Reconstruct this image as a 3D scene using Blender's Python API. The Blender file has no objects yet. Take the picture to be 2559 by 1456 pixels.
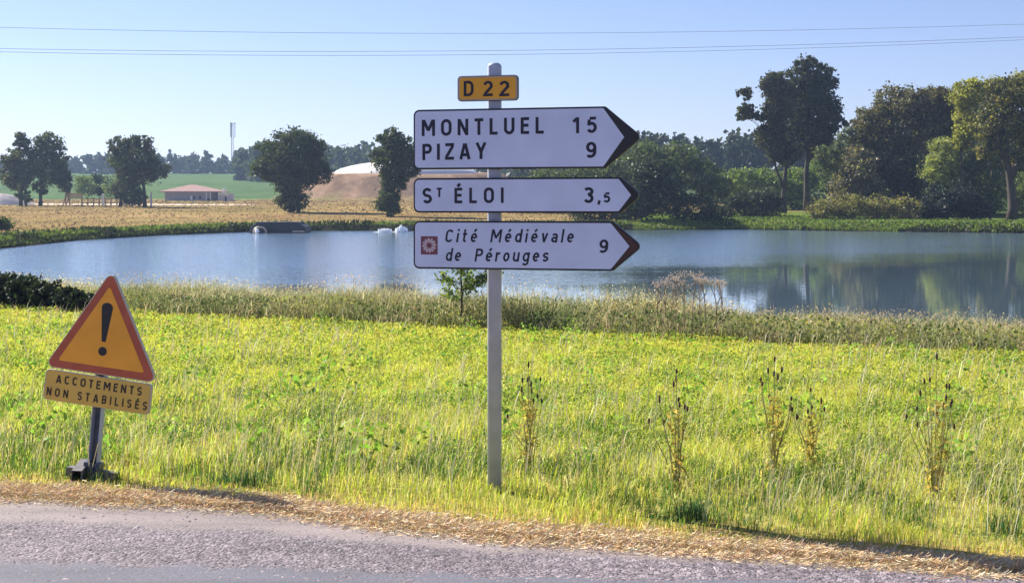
import bpy, math, random
import numpy as np
from mathutils import Vector, Matrix

# ------------------------------------------------------------------ camera, sky, sun, exposure
F = 1397.0      # focal length in picture widths of 1024
HY = 205.0      # horizon row
CH = 1.64       # eye height
scene = bpy.context.scene
col = scene.collection
cam_d = bpy.data.cameras.new('camera')
cam_d.sensor_width = 36.0
cam_d.lens = 36.0 * F / 1024.0
cam_d.shift_y = -(291.0 - HY) / 1024.0
cam_d.clip_start = 0.1
cam_d.clip_end = 9000
cam = bpy.data.objects.new('camera', cam_d)
col.objects.link(cam)
cam.location = (0, 0, CH)
cam.rotation_euler = (math.radians(90), 0, 0)
scene.camera = cam

SUN_EL, SUN_AZ = math.radians(37), math.radians(53)     # azimuth from +Y towards -X
world = bpy.data.worlds.new('World'); scene.world = world
world.use_nodes = True
wn = world.node_tree
for n in list(wn.nodes): wn.nodes.remove(n)
sky = wn.nodes.new('ShaderNodeTexSky'); sky.sky_type = 'NISHITA'
sky.sun_disc = False; sky.sun_elevation = SUN_EL; sky.sun_rotation = -SUN_AZ
sky.altitude = 250; sky.air_density = 1.0; sky.dust_density = 0.15; sky.ozone_density = 2.0
bg = wn.nodes.new('ShaderNodeBackground'); bg.inputs[1].default_value = 0.0655
wo = wn.nodes.new('ShaderNodeOutputWorld')
tint = wn.nodes.new('ShaderNodeVectorMath'); tint.operation = 'MULTIPLY'; tint.inputs[1].default_value = (0.84, 0.80, 1.04)
wn.links.new(sky.outputs[0], tint.inputs[0]); wn.links.new(tint.outputs[0], bg.inputs[0]); wn.links.new(bg.outputs[0], wo.inputs[0])

sun_d = bpy.data.lights.new('sun', 'SUN'); sun_d.energy = 5.0
sun_d.angle = math.radians(0.5); sun_d.color = (1.0, 0.93, 0.79)
sun = bpy.data.objects.new('sun', sun_d); col.objects.link(sun)
sdir = Vector((math.sin(SUN_AZ) * math.cos(SUN_EL), -math.cos(SUN_AZ) * math.cos(SUN_EL), -math.sin(SUN_EL)))
sun.rotation_euler = sdir.to_track_quat('-Z', 'Y').to_euler()
sun.location = (-30, 20, 30)

vs = scene.view_settings
vs.view_transform = 'Standard'; vs.look = 'None'; vs.exposure = 1.10; vs.gamma = 1.0; vs.use_curve_mapping = False
scene.cycles.max_bounces = 8; scene.cycles.transparent_max_bounces = 8
scene.cycles.diffuse_bounces = 3; scene.cycles.glossy_bounces = 3; scene.cycles.transmission_bounces = 4
scene.cycles.volume_bounces = 0
scene.cycles.volume_step_rate = 4

R = np.random.RandomState(7)
random.seed(7)

# ------------------------------------------------------------------ helpers
def P(px, py, D):
    return Vector(((px - 512) / F * D, D, CH - (py - HY) / F * D))
def Q(dx, dy, D):            # the same from the 2558-wide view
    return P(dx / 2.498, dy / 2.498, D)

def tag(o, label=None, cat=None, group=None, kind=None):
    if label: o['label'] = label
    if cat: o['category'] = cat
    if group: o['group'] = group
    if kind: o['kind'] = kind
    return o

def empty(name, loc, rot=(0, 0, 0)):
    o = bpy.data.objects.new(name, None); col.objects.link(o)
    o.location = loc; o.rotation_euler = rot; o.empty_display_size = 0.3
    return o

def link(name, me, parent=None):
    o = bpy.data.objects.new(name, me); col.objects.link(o)
    if parent is not None: o.parent = parent
    return o

def np_mesh(name, V, faces_list, mat, colr=None, smooth=False):
    """V (n,3); faces_list: list of int arrays (m,k); colr (n,3) or None"""
    me = bpy.data.meshes.new(name)
    V = np.asarray(V, dtype=np.float32)
    me.vertices.add(len(V)); me.vertices.foreach_set('co', V.ravel())
    fl = [np.asarray(f, dtype=np.int32) for f in faces_list if len(f)]
    tot = sum(f.size for f in fl); nf = sum(len(f) for f in fl)
    me.loops.add(tot); me.polygons.add(nf)
    me.loops.foreach_set('vertex_index', np.concatenate([f.ravel() for f in fl]))
    cnt = np.concatenate([np.full(len(f), f.shape[1], dtype=np.int32) for f in fl])
    st = np.zeros(nf, dtype=np.int32); st[1:] = np.cumsum(cnt)[:-1]
    me.polygons.foreach_set('loop_start', st)
    if smooth: me.polygons.foreach_set('use_smooth', np.ones(nf, dtype=bool))
    me.update(calc_edges=True)
    if colr is not None:
        a = me.color_attributes.new('tint', 'FLOAT_COLOR', 'POINT')
        c = np.ones((len(V), 4), dtype=np.float32); c[:, :3] = colr
        a.data.foreach_set('color', c.ravel())
    me.materials.append(mat)
    return me

class MB:
    def __init__(s): s.v = []; s.f = []
    def add(s, vs_, fs):
        b = len(s.v); s.v += [tuple(p) for p in vs_]; s.f += [tuple(i + b for i in f) for f in fs]
    def box(s, x0, x1, y0, y1, z0, z1):
        s.add([(x0,y0,z0),(x1,y0,z0),(x1,y1,z0),(x0,y1,z0),(x0,y0,z1),(x1,y0,z1),(x1,y1,z1),(x0,y1,z1)],
              [(0,3,2,1),(4,5,6,7),(0,1,5,4),(1,2,6,5),(2,3,7,6),(3,0,4,7)])
    def tube(s, pts, rad, n=8, cap=True):
        pts = [Vector(p) for p in pts]
        if not hasattr(rad, '__len__'): rad = [rad] * len(pts)
        b = len(s.v); prev = None
        for i, p in enumerate(pts):
            d = (pts[min(i+1, len(pts)-1)] - pts[max(i-1, 0)]).normalized()
            up = Vector((0, 1, 0)) if abs(d.y) < 0.9 else Vector((1, 0, 0))
            if prev is not None: up = prev
            a = d.cross(up).normalized(); c = a.cross(d).normalized(); prev = c
            for k in range(n):
                t = 2 * math.pi * k / n
                s.v.append(tuple(p + (a * math.cos(t) + c * math.sin(t)) * rad[i]))
        for i in range(len(pts) - 1):
            for k in range(n):
                k2 = (k + 1) % n
                s.f.append((b+i*n+k, b+i*n+k2, b+(i+1)*n+k2, b+(i+1)*n+k))
        if cap:
            s.f.append(tuple(b + k for k in range(n))[::-1])
            s.f.append(tuple(b + (len(pts)-1)*n + k for k in range(n)))
    def prism(s, poly, y0, y1):      # polygon in (x,z), extruded along y
        n = len(poly); b = len(s.v)
        for y in (y0, y1):
            for (x, z) in poly: s.v.append((x, y, z))
        s.f.append(tuple(b + i for i in range(n)))
        s.f.append(tuple(b + n + i for i in range(n))[::-1])
        for i in range(n):
            j = (i + 1) % n
            s.f.append((b+i, b+n+i, b+n+j, b+j))
    def ellipsoid(s, c, r, nu=10, nv=6):
        b = len(s.v)
        for j in range(nv + 1):
            ph = math.pi * j / nv
            for i in range(nu):
                th = 2 * math.pi * i / nu
                s.v.append((c[0]+r[0]*math.sin(ph)*math.cos(th), c[1]+r[1]*math.sin(ph)*math.sin(th), c[2]+r[2]*math.cos(ph)))
        for j in range(nv):
            for i in range(nu):
                i2 = (i+1) % nu
                s.f.append((b+j*nu+i, b+(j+1)*nu+i, b+(j+1)*nu+i2, b+j*nu+i2))
    def build(s, name, mat, parent=None, smooth=False, bevel=0):
        me = bpy.data.meshes.new(name); me.from_pydata(s.v, [], s.f); me.update()
        import bmesh
        bm = bmesh.new(); bm.from_mesh(me); bmesh.ops.remove_doubles(bm, verts=bm.verts, dist=1e-6)
        bmesh.ops.recalc_face_normals(bm, faces=bm.faces); bm.to_mesh(me); bm.free()
        me.materials.append(mat)
        if smooth:
            for p in me.polygons: p.use_smooth = True
        o = link(name, me, parent)
        if bevel:
            m = o.modifiers.new('bevel', 'BEVEL'); m.width = bevel; m.segments = 2; m.limit_method = 'ANGLE'
        return o

def vnoise(x, y, seed=0):
    x = np.asarray(x, float); y = np.asarray(y, float)
    xi = np.floor(x); yi = np.floor(y); xf = x - xi; yf = y - yi
    def h(a, b):
        v = np.sin(a * 127.1 + b * 311.7 + seed * 74.7) * 43758.5453
        return v - np.floor(v)
    u = xf*xf*(3-2*xf); v = yf*yf*(3-2*yf)
    return (h(xi,yi)*(1-u)+h(xi+1,yi)*u)*(1-v) + (h(xi,yi+1)*(1-u)+h(xi+1,yi+1)*u)*v
def fbm(x, y, seed=0):
    return 0.55*vnoise(x,y,seed)+0.3*vnoise(x*2.1,y*2.1,seed+1)+0.15*vnoise(x*4.3,y*4.3,seed+2)
def sm(t):
    t = np.clip(t, 0, 1); return t*t*(3-2*t)

# ------------------------------------------------------------------ materials
def mat_new(name):
    m = bpy.data.materials.new(name); m.use_nodes = True
    nt = m.node_tree
    for n in list(nt.nodes): nt.nodes.remove(n)
    out = nt.nodes.new('ShaderNodeOutputMaterial')
    return m, nt, out

def principled(name, color, rough=0.6, metal=0.0, spec=0.5, noise=0.0, nscale=8.0, bump=0.0, bscale=60.0, coat=0.0):
    m, nt, out = mat_new(name)
    b = nt.nodes.new('ShaderNodeBsdfPrincipled')
    b.inputs['Roughness'].default_value = rough; b.inputs['Metallic'].default_value = metal
    b.inputs['Specular IOR Level'].default_value = spec
    b.inputs['Coat Weight'].default_value = coat
    nt.links.new(b.outputs[0], out.inputs[0])
    tc = nt.nodes.new('ShaderNodeTexCoord')
    if noise:
        nz = nt.nodes.new('ShaderNodeTexNoise'); nz.inputs['Scale'].default_value = nscale; nz.inputs['Detail'].default_value = 6
        nt.links.new(tc.outputs['Object'], nz.inputs['Vector'])
        mr = nt.nodes.new('ShaderNodeMapRange')
        mr.inputs['From Min'].default_value = 0.3; mr.inputs['From Max'].default_value = 0.7
        mr.inputs['To Min'].default_value = 1 - noise; mr.inputs['To Max'].default_value = 1 + noise
        nt.links.new(nz.outputs[0], mr.inputs['Value'])
        mx = nt.nodes.new('ShaderNodeVectorMath'); mx.operation = 'SCALE'
        mx.inputs[0].default_value = color[:3]
        nt.links.new(mr.outputs[0], mx.inputs['Scale']); nt.links.new(mx.outputs[0], b.inputs['Base Color'])
    else:
        b.inputs['Base Color'].default_value = (*color[:3], 1)
    if bump:
        n2 = nt.nodes.new('ShaderNodeTexNoise'); n2.inputs['Scale'].default_value = bscale; n2.inputs['Detail'].default_value = 4
        nt.links.new(tc.outputs['Object'], n2.inputs['Vector'])
        bp = nt.nodes.new('ShaderNodeBump'); bp.inputs['Strength'].default_value = bump; bp.inputs['Distance'].default_value = 0.01
        nt.links.new(n2.outputs[0], bp.inputs['Height']); nt.links.new(bp.outputs[0], b.inputs['Normal'])
    return m

def foliage(name, trans=0.4, gloss=0.06, tscale=(1.25, 1.3, 0.6)):
    m, nt, out = mat_new(name)
    at = nt.nodes.new('ShaderNodeAttribute'); at.attribute_name = 'tint'
    d = nt.nodes.new('ShaderNodeBsdfDiffuse'); t = nt.nodes.new('ShaderNodeBsdfTranslucent')
    g = nt.nodes.new('ShaderNodeBsdfGlossy'); g.inputs['Roughness'].default_value = 0.45
    g.inputs['Color'].default_value = (0.6, 0.6, 0.6, 1)
    mul = nt.nodes.new('ShaderNodeVectorMath'); mul.operation = 'MULTIPLY'; mul.inputs[1].default_value = tscale
    nt.links.new(at.outputs['Color'], d.inputs[0]); nt.links.new(at.outputs['Color'], mul.inputs[0])
    nt.links.new(mul.outputs[0], t.inputs[0])
    m1 = nt.nodes.new('ShaderNodeMixShader'); m1.inputs[0].default_value = trans
    nt.links.new(d.outputs[0], m1.inputs[1]); nt.links.new(t.outputs[0], m1.inputs[2])
    m2 = nt.nodes.new('ShaderNodeMixShader'); m2.inputs[0].default_value = gloss
    nt.links.new(m1.outputs[0], m2.inputs[1]); nt.links.new(g.outputs[0], m2.inputs[2])
    nt.links.new(m2.outputs[0], out.inputs[0])
    return m

M_grass = foliage('grass_blade', 0.5, 0.02, (1.15, 1.25, 0.85))
M_leaf = foliage('tree_leaf', 0.40, 0.03, (1.35, 1.4, 0.6))
M_dry = foliage('dry_stalk', 0.3, 0.04, (1, 1, 1))
M_bark = principled('bark', (0.055, 0.042, 0.035), 0.9, noise=0.4, nscale=3, bump=0.6, bscale=6)
M_galv = principled('galvanised_steel', (0.40, 0.43, 0.54), 0.45, 0.1, noise=0.14, nscale=9, bump=0.08, bscale=90)
M_dsteel = principled('painted_dark_steel', (0.10, 0.12, 0.16), 0.45, 0.4, noise=0.25, nscale=14)
M_foot = principled('dull_weathered_steel', (0.17, 0.155, 0.15), 0.6, 0.2, noise=0.35, nscale=20)
M_white = principled('white_reflective_sheeting', (0.64, 0.68, 0.86), 0.45, noise=0.07, nscale=5)
M_black = principled('black_sheeting', (0.012, 0.012, 0.016), 0.4)
M_brown = principled('brown_sheeting', (0.065, 0.020, 0.013), 0.4, noise=0.1)
M_ink = principled('blue_black_ink', (0.012, 0.011, 0.03), 0.5)
M_orange = principled('orange_yellow_sheeting', (0.80, 0.36, 0.015), 0.4, noise=0.06, nscale=10)
M_buff = principled('faded_buff_rim', (0.42, 0.33, 0.26), 0.5, noise=0.1)
M_wyellow = principled('warning_yellow_sheeting', (0.95, 0.40, 0.025), 0.45, noise=0.08, nscale=8)
M_wpanel = principled('dull_yellow_sheeting', (0.74, 0.47, 0.085), 0.5, noise=0.08, nscale=8)
M_red = principled('faded_red_border', (0.48, 0.10, 0.045), 0.5, noise=0.2, nscale=10)
M_rim = principled('pale_metal_rim', (0.55, 0.46, 0.34), 0.4, 0.1)
M_petal = principled('pale_pink_print', (0.60, 0.47, 0.50), 0.5)
M_maroon = principled('maroon_print', (0.20, 0.055, 0.075), 0.5)
M_wtext = principled('worn_dark_ink', (0.045, 0.03, 0.018), 0.6, noise=0.4, nscale=40)

# ground: vertex colour x fine noise
def ground_mat():
    m, nt, out = mat_new('ground')
    b = nt.nodes.new('ShaderNodeBsdfDiffuse')
    at = nt.nodes.new('ShaderNodeAttribute'); at.attribute_name = 'tint'
    tc = nt.nodes.new('ShaderNodeTexCoord')
    acc = at.outputs['Color']
    for sc, amt in ((0.07, 0.28), (0.6, 0.28), (7.0, 0.3)):
        nz = nt.nodes.new('ShaderNodeTexNoise'); nz.inputs['Scale'].default_value = sc; nz.inputs['Detail'].default_value = 8
        nz.inputs['Roughness'].default_value = 0.65
        nt.links.new(tc.outputs['Object'], nz.inputs['Vector'])
        mr = nt.nodes.new('ShaderNodeMapRange'); mr.inputs['From Min'].default_value = 0.3; mr.inputs['From Max'].default_value = 0.7
        mr.inputs['To Min'].default_value = 1-amt; mr.inputs['To Max'].default_value = 1+amt
        nt.links.new(nz.outputs[0], mr.inputs['Value'])
        v = nt.nodes.new('ShaderNodeVectorMath'); v.operation = 'SCALE'
        nt.links.new(acc, v.inputs[0]); nt.links.new(mr.outputs[0], v.inputs['Scale']); acc = v.outputs[0]
    nt.links.new(acc, b.inputs[0])
    n3 = nt.nodes.new('ShaderNodeTexNoise'); n3.inputs['Scale'].default_value = 18; n3.inputs['Detail'].default_value = 6
    nt.links.new(tc.outputs['Object'], n3.inputs['Vector'])
    bp = nt.nodes.new('ShaderNodeBump'); bp.inputs['Strength'].default_value = 0.8; bp.inputs['Distance'].default_value = 0.03
    nt.links.new(n3.outputs[0], bp.inputs['Height']); nt.links.new(bp.outputs[0], b.inputs['Normal'])
    nt.links.new(b.outputs[0], out.inputs[0])
    return m
M_ground = ground_mat()

def road_mat(name, c1, c2, vscale, bumpd, spread=0.5):
    m, nt, out = mat_new(name)
    b = nt.nodes.new('ShaderNodeBsdfPrincipled'); b.inputs['Roughness'].default_value = 0.85
    tc = nt.nodes.new('ShaderNodeTexCoord')
    vo = nt.nodes.new('ShaderNodeTexVoronoi'); vo.inputs['Scale'].default_value = vscale
    nz = nt.nodes.new('ShaderNodeTexNoise'); nz.inputs['Scale'].default_value = 1.3; nz.inputs['Detail'].default_value = 8
    nt.links.new(tc.outputs['Object'], vo.inputs['Vector']); nt.links.new(tc.outputs['Object'], nz.inputs['Vector'])
    sep = nt.nodes.new('ShaderNodeSeparateColor'); nt.links.new(vo.outputs['Color'], sep.inputs[0])
    mx = nt.nodes.new('ShaderNodeMix'); mx.data_type = 'RGBA'
    mx.inputs[6].default_value = (*c1, 1); mx.inputs[7].default_value = (*c2, 1)
    nt.links.new(sep.outputs[0], mx.inputs[0])
    mr = nt.nodes.new('ShaderNodeMapRange'); mr.inputs['From Min'].default_value = 0.3; mr.inputs['From Max'].default_value = 0.7
    mr.inputs['To Min'].default_value = 1 - spread*0.4; mr.inputs['To Max'].default_value = 1 + spread*0.4
    nt.links.new(nz.outputs[0], mr.inputs['Value'])
    v = nt.nodes.new('ShaderNodeVectorMath'); v.operation = 'SCALE'
    nt.links.new(mx.outputs[2], v.inputs[0]); nt.links.new(mr.outputs[0], v.inputs['Scale'])
    nt.links.new(v.outputs[0], b.inputs['Base Color'])
    bp = nt.nodes.new('ShaderNodeBump'); bp.inputs['Strength'].default_value = 1.0; bp.inputs['Distance'].default_value = bumpd
    inv = nt.nodes.new('ShaderNodeMath'); inv.operation = 'SUBTRACT'; inv.inputs[0].default_value = 1.0
    nt.links.new(vo.outputs['Distance'], inv.inputs[1])
    nt.links.new(inv.outputs[0], bp.inputs['Height']); nt.links.new(bp.outputs[0], b.inputs['Normal'])
    nt.links.new(b.outputs[0], out.inputs[0])
    return m
M_road = road_mat('smooth_asphalt', (0.12, 0.118, 0.14), (0.19, 0.185, 0.215), 160, 0.0015)
M_coarse = road_mat('coarse_chippings', (0.08, 0.068, 0.082), (0.30, 0.26, 0.285), 62, 0.008)
M_dust = road_mat('dusty_road_edge', (0.25, 0.21, 0.20), (0.33, 0.28, 0.265), 120, 0.002)
M_stone = road_mat('stone_chip', (0.10, 0.08, 0.10), (0.40, 0.34, 0.37), 25, 0.001)

# ------------------------------------------------------------------ terrain
pts_edge = [(p[0], p[1]) for p in ((-22, 12.4), (-5.5, 8.35), (-2.86, 7.82), (-1.38, 7.51), (-0.61, 7.09), (-0.16, 6.90), (0.54, 6.70), (1.26, 6.52), (1.83, 6.30), (2.4, 6.16), (6, 5.0), (22, 0.0))]
def Yroad(x): return np.interp(x, [p[0] for p in pts_edge], [p[1] for p in pts_edge])
def Yedge(x): return 23.3 - 0.52 * np.asarray(x)
POND = np.array([(-38, 48.3), (-11, 34.0), (0, 28.3), (7.7, 24.2), (20, 18.5), (40, 10), (70, 12), (82, 60), (64, 100),
                 (50, 117), (44.6, 122), (34.5, 131), (23, 142), (12.7, 139), (-11, 136), (-20, 133.5), (-24, 129), (-28.6, 114), (-30.2, 97), (-28.6, 77), (-32, 69), (-40, 60), (-43, 53)], float)
def pond_sd(x, y):
    x = np.asarray(x, float); y = np.asarray(y, float)
    d = np.full(x.shape, 1e9); ins = np.zeros(x.shape, bool)
    n = len(POND)
    for i in range(n):
        a = POND[i]; b = POND[(i+1) % n]; e = b - a
        t = np.clip(((x-a[0])*e[0] + (y-a[1])*e[1]) / (e@e), 0, 1)
        d = np.minimum(d, np.hypot(x-a[0]-t*e[0], y-a[1]-t*e[1]))
        c = ((a[1] > y) != (b[1] > y)) & (x < (b[0]-a[0])*(y-a[1])/((b[1]-a[1]) if b[1] != a[1] else 1e-9) + a[0])
        ins ^= c
    d = d + 0.9*(vnoise(x*0.23, y*0.23, 5)-0.5)
    return np.where(ins, -d, d)
WZ = -0.80
def H(x, y):
    x = np.asarray(x, float); y = np.asarray(y, float)
    yr = Yroad(x); ye = Yedge(x)
    near = -0.42 * sm((y - yr - 0.9) / np.maximum(ye - yr, 1)) - 0.02*(vnoise(x*1.3, y*1.3, 3)) * (y > yr)
    near = np.where(y < yr + 0.05, -0.03, near + 0.0)
    far = np.interp(y, [55, 110, 146, 175, 215, 300, 312, 340, 520, 700, 1500, 4000], [-0.42, -0.25, -0.02, 0.75, 1.65, 2.55, 2.9, 4.0, 12.4, 18.0, 26, 40])
    base = near*(1-sm((y-52)/8)) + far*sm((y-52)/8)
    base = base + 0.35*(vnoise(x*0.06, y*0.06, 9)-0.5)*sm((y-160)/60)
    # earth bank under the white dome
    dx = (x + 25.5)/23.0; dy = (y - 335)/17.0
    r = np.sqrt(dx*dx + dy*dy)
    base = base + 5.6*sm((1.38 - r)/0.42)*(y > 280)
    sd = pond_sd(x, y)
    w = np.where(y < 60, 4.0, np.where(x > 12, 5.0, 2.2))
    bank = WZ + 0.03 + (base - WZ - 0.03)*sm(0.12 + sd/w)
    return np.where(sd <= 0, WZ - 0.06 - np.minimum(-sd*0.35, 1.2), np.where(sd < w, np.minimum(bank, base+0.01), base))
def Hs(x, y): return float(H(np.array([x]), np.array([y]))[0])

def build_ground():
    xs = np.concatenate([-np.geomspace(64, 3000, 34)[::-1], np.arange(-63, 63.1, 0.75), np.geomspace(64, 3000, 34)])
    ys = np.concatenate([np.arange(-6, 5, 1.0), np.arange(5, 38, 0.4), np.arange(38, 160, 1.2), np.arange(160, 360, 3.5), np.geomspace(362, 4500, 44)])
    X, Y = np.meshgrid(xs, ys); Z = H(X, Y)
    nx, ny = len(xs), len(ys)
    V = np.stack([X.ravel(), Y.ravel(), Z.ravel()], 1)
    i = np.arange(nx*ny).reshape(ny, nx)
    fq = np.stack([i[:-1,:-1].ravel(), i[:-1,1:].ravel(), i[1:,1:].ravel(), i[1:,:-1].ravel()], 1)
    x, y = V[:,0], V[:,1]
    sd = pond_sd(x, y)
    c = np.tile(np.array([0.30, 0.28, 0.08]), (len(V), 1))
    d = y - Yroad(x)
    verge = sm((.6 - d)/0.4)[:, None]
    c = c*(1-verge) + np.array([0.55, 0.32, 0.14])*verge
    tan = np.stack([0.275+0*x, 0.175+0*x, 0.090+0*x], 1)
    nz = fbm(x*0.05, y*0.14, 21)[:, None]
    tan = tan*(0.72+0.5*nz) ; tan[:,1] += 0.05*fbm(x*0.09, y*0.16, 31)
    farm = ((y > 60) | (sd < -1))[:, None]
    c = np.where(farm, tan, c)
    # green strip by the far water, wider on the right
    gw = np.where(x > 12, 40.0, 6.0) + 3*vnoise(x*0.1, y*0.1, 2)
    gs = (sm((gw - sd)/4.0) * (y > 60) * (y < 220))[:, None]
    c = c*(1-gs) + np.array([0.13, 0.17, 0.035])*gs
    gf = sm((y-311)/8)[:, None]
    c = c*(1-gf) + np.array([0.095, 0.155, 0.065])*gf
    md = (sm((1.42 - np.sqrt(((x+25.5)/23)**2 + ((y-335)/17)**2))/0.1))[:, None]
    c = c*(1-md) + (np.array([[0.31, 0.205, 0.135]])*(.55+.9*fbm(x*.25, y*.4, 77)[:,None]))*md
    r2 = sm((x-30)/20)[:, None]*sm((y-155)/10)[:, None]*(1-md)
    c = c*(1-r2) + np.array([0.06, 0.085, 0.03])*r2
    mud = (sm((1.7 - sd)/0.5))[:, None]
    c = c*(1-mud) + np.array([0.035, 0.032, 0.024])*mud
    o = link('ground', np_mesh('ground', V, [fq], M_ground, c, smooth=True)); tag(o, kind='structure')
build_ground()

# road sheets with wavy edges
def strip(name, upper, lower, z, mat, x0=-21, x1=21, n=420):
    xs = np.linspace(x0, x1, n); yu = upper(xs); yl = lower(xs)
    V = np.concatenate([np.stack([xs, yl, np.full(n, z)], 1), np.stack([xs, yu, np.full(n, z)], 1)])
    i = np.arange(n-1); fq = np.stack([i, i+1, i+1+n, i+n], 1)
    o = link(name, np_mesh(name, V, [fq], mat)); tag(o, kind='structure'); return o
def wob(x, a, s, k): return a*(fbm(x*k, x*0+s, s)-0.5)
def b1(x): return Yroad(x) + 0.05 + wob(x, .16, 1, 3.0)
def b2(x): return np.interp(x, [-20, -2.7, -1.29, -0.15, 0.5, 2.2, 20], [10.6, 7.25, 7.03, 6.63, 6.48, 6.15, 1.2]) + wob(x, .10, 2, 4.0)
def b3(x): return np.interp(x, [-20, -2.35, -1.16, 0.4, 0.5, 2.2, 20], [8.3, 6.42, 6.32, 6.14, 6.16, 5.98, 1.0]) + wob(x, .09, 3, 4.0)
def road_sheet():
    m, nt, out = mat_new('road_surface')
    L = nt.links.new; N = nt.nodes.new
    b = N('ShaderNodeBsdfPrincipled'); b.inputs['Roughness'].default_value = 0.85
    tc = N('ShaderNodeTexCoord'); at = N('ShaderNodeAttribute'); at.attribute_name = 'band'
    nz = N('ShaderNodeTexNoise'); nz.inputs['Scale'].default_value = 5; nz.inputs['Detail'].default_value = 9; nz.inputs['Roughness'].default_value = .7
    L(tc.outputs['Object'], nz.inputs['Vector'])
    t = N('ShaderNodeMath'); t.operation = 'MULTIPLY_ADD'; t.inputs[1].default_value = 0.75; L(nz.outputs[0], t.inputs[0]); L(at.outputs['Fac'], t.inputs[2])
    def ramp(lo, hi):
        r = N('ShaderNodeMapRange'); r.interpolation_type = 'SMOOTHSTEP'
        r.inputs['From Min'].default_value = lo+.375; r.inputs['From Max'].default_value = hi+.375
        L(t.outputs[0], r.inputs['Value']); return r.outputs[0]
    k1 = ramp(.93, 1.10); k2 = ramp(1.85, 2.25)
    def vor(scale, c1, c2):
        v = N('ShaderNodeTexVoronoi'); v.inputs['Scale'].default_value = scale; L(tc.outputs['Object'], v.inputs['Vector'])
        sp = N('ShaderNodeSeparateColor'); L(v.outputs['Color'], sp.inputs[0])
        mx = N('ShaderNodeMix'); mx.data_type = 'RGBA'; mx.inputs[6].default_value = (*c1, 1); mx.inputs[7].default_value = (*c2, 1)
        L(sp.outputs[0], mx.inputs[0]); return mx.outputs[2], v.outputs['Distance']
    ca, da = vor(150, (0.092, 0.092, 0.118), (0.142, 0.14, 0.174))
    cb, db = vor(58, (0.072, 0.062, 0.075), (0.225, 0.192, 0.215))
    cc, dc = vor(110, (0.20, 0.165, 0.165), (0.275, 0.23, 0.225))
    def mix(f, A, B_):
        mx = N('ShaderNodeMix'); mx.data_type = 'RGBA'; L(f, mx.inputs[0]); L(A, mx.inputs[6]); L(B_, mx.inputs[7]); return mx.outputs[2]
    c = mix(k2, mix(k1, ca, cb), cc)
    # broad wear: lighter and darker drifts, stretched along the road
    mp = N('ShaderNodeMapping'); mp.inputs['Scale'].default_value = (.5, 2.4, 1); mp.inputs['Rotation'].default_value = (0, 0, .26)
    L(tc.outputs['Object'], mp.inputs['Vector'])
    nb = N('ShaderNodeTexNoise'); nb.inputs['Scale'].default_value = 1.6; nb.inputs['Detail'].default_value = 7; L(mp.outputs[0], nb.inputs['Vector'])
    mr = N('ShaderNodeMapRange'); mr.inputs['From Min'].default_value = .3; mr.inputs['From Max'].default_value = .7
    mr.inputs['To Min'].default_value = .72; mr.inputs['To Max'].default_value = 1.28; L(nb.outputs[0], mr.inputs['Value'])
    v = N('ShaderNodeVectorMath'); v.operation = 'SCALE'; L(c, v.inputs[0]); L(mr.outputs[0], v.inputs['Scale']); L(v.outputs[0], b.inputs['Base Color'])
    # relief: strong in the chippings, slight elsewhere
    hs = N('ShaderNodeMath'); hs.operation = 'SUBTRACT'; hs.inputs[0].default_value = 1; L(db, hs.inputs[1])
    kk = N('ShaderNodeMath'); kk.operation = 'SUBTRACT'; L(k1, kk.inputs[0]); L(k2, kk.inputs[1])
    st = N('ShaderNodeMath'); st.operation = 'MULTIPLY_ADD'; st.inputs[1].default_value = .85; st.inputs[2].default_value = .12; L(kk.outputs[0], st.inputs[0])
    bp = N('ShaderNodeBump'); bp.inputs['Distance'].default_value = .009; L(st.outputs[0], bp.inputs['Strength']); L(hs.outputs[0], bp.inputs['Height'])
    L(bp.outputs[0], b.inputs['Normal']); L(b.outputs[0], out.inputs[0])
    xs = np.linspace(-21, 21, 420); n = len(xs)
    rows = [(xs*0-4, 0), (b3(xs)-.8, .5), (b3(xs), 1), (b2(xs), 2), (b1(xs), 3)]
    V = np.concatenate([np.stack([xs, r[0], np.zeros(n)], 1) for r in rows]); i = np.arange(n-1)
    fq = np.concatenate([np.stack([i, i+1, i+1+n, i+n], 1)+k*n for k in range(4)])
    me = np_mesh('road', V, [fq], m)
    at_ = me.attributes.new('band', 'FLOAT', 'POINT'); at_.data.foreach_set('value', np.repeat([r[1] for r in rows], n).astype(np.float32))
    o = link('road', me); tag(o, kind='structure')
road_sheet()

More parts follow.
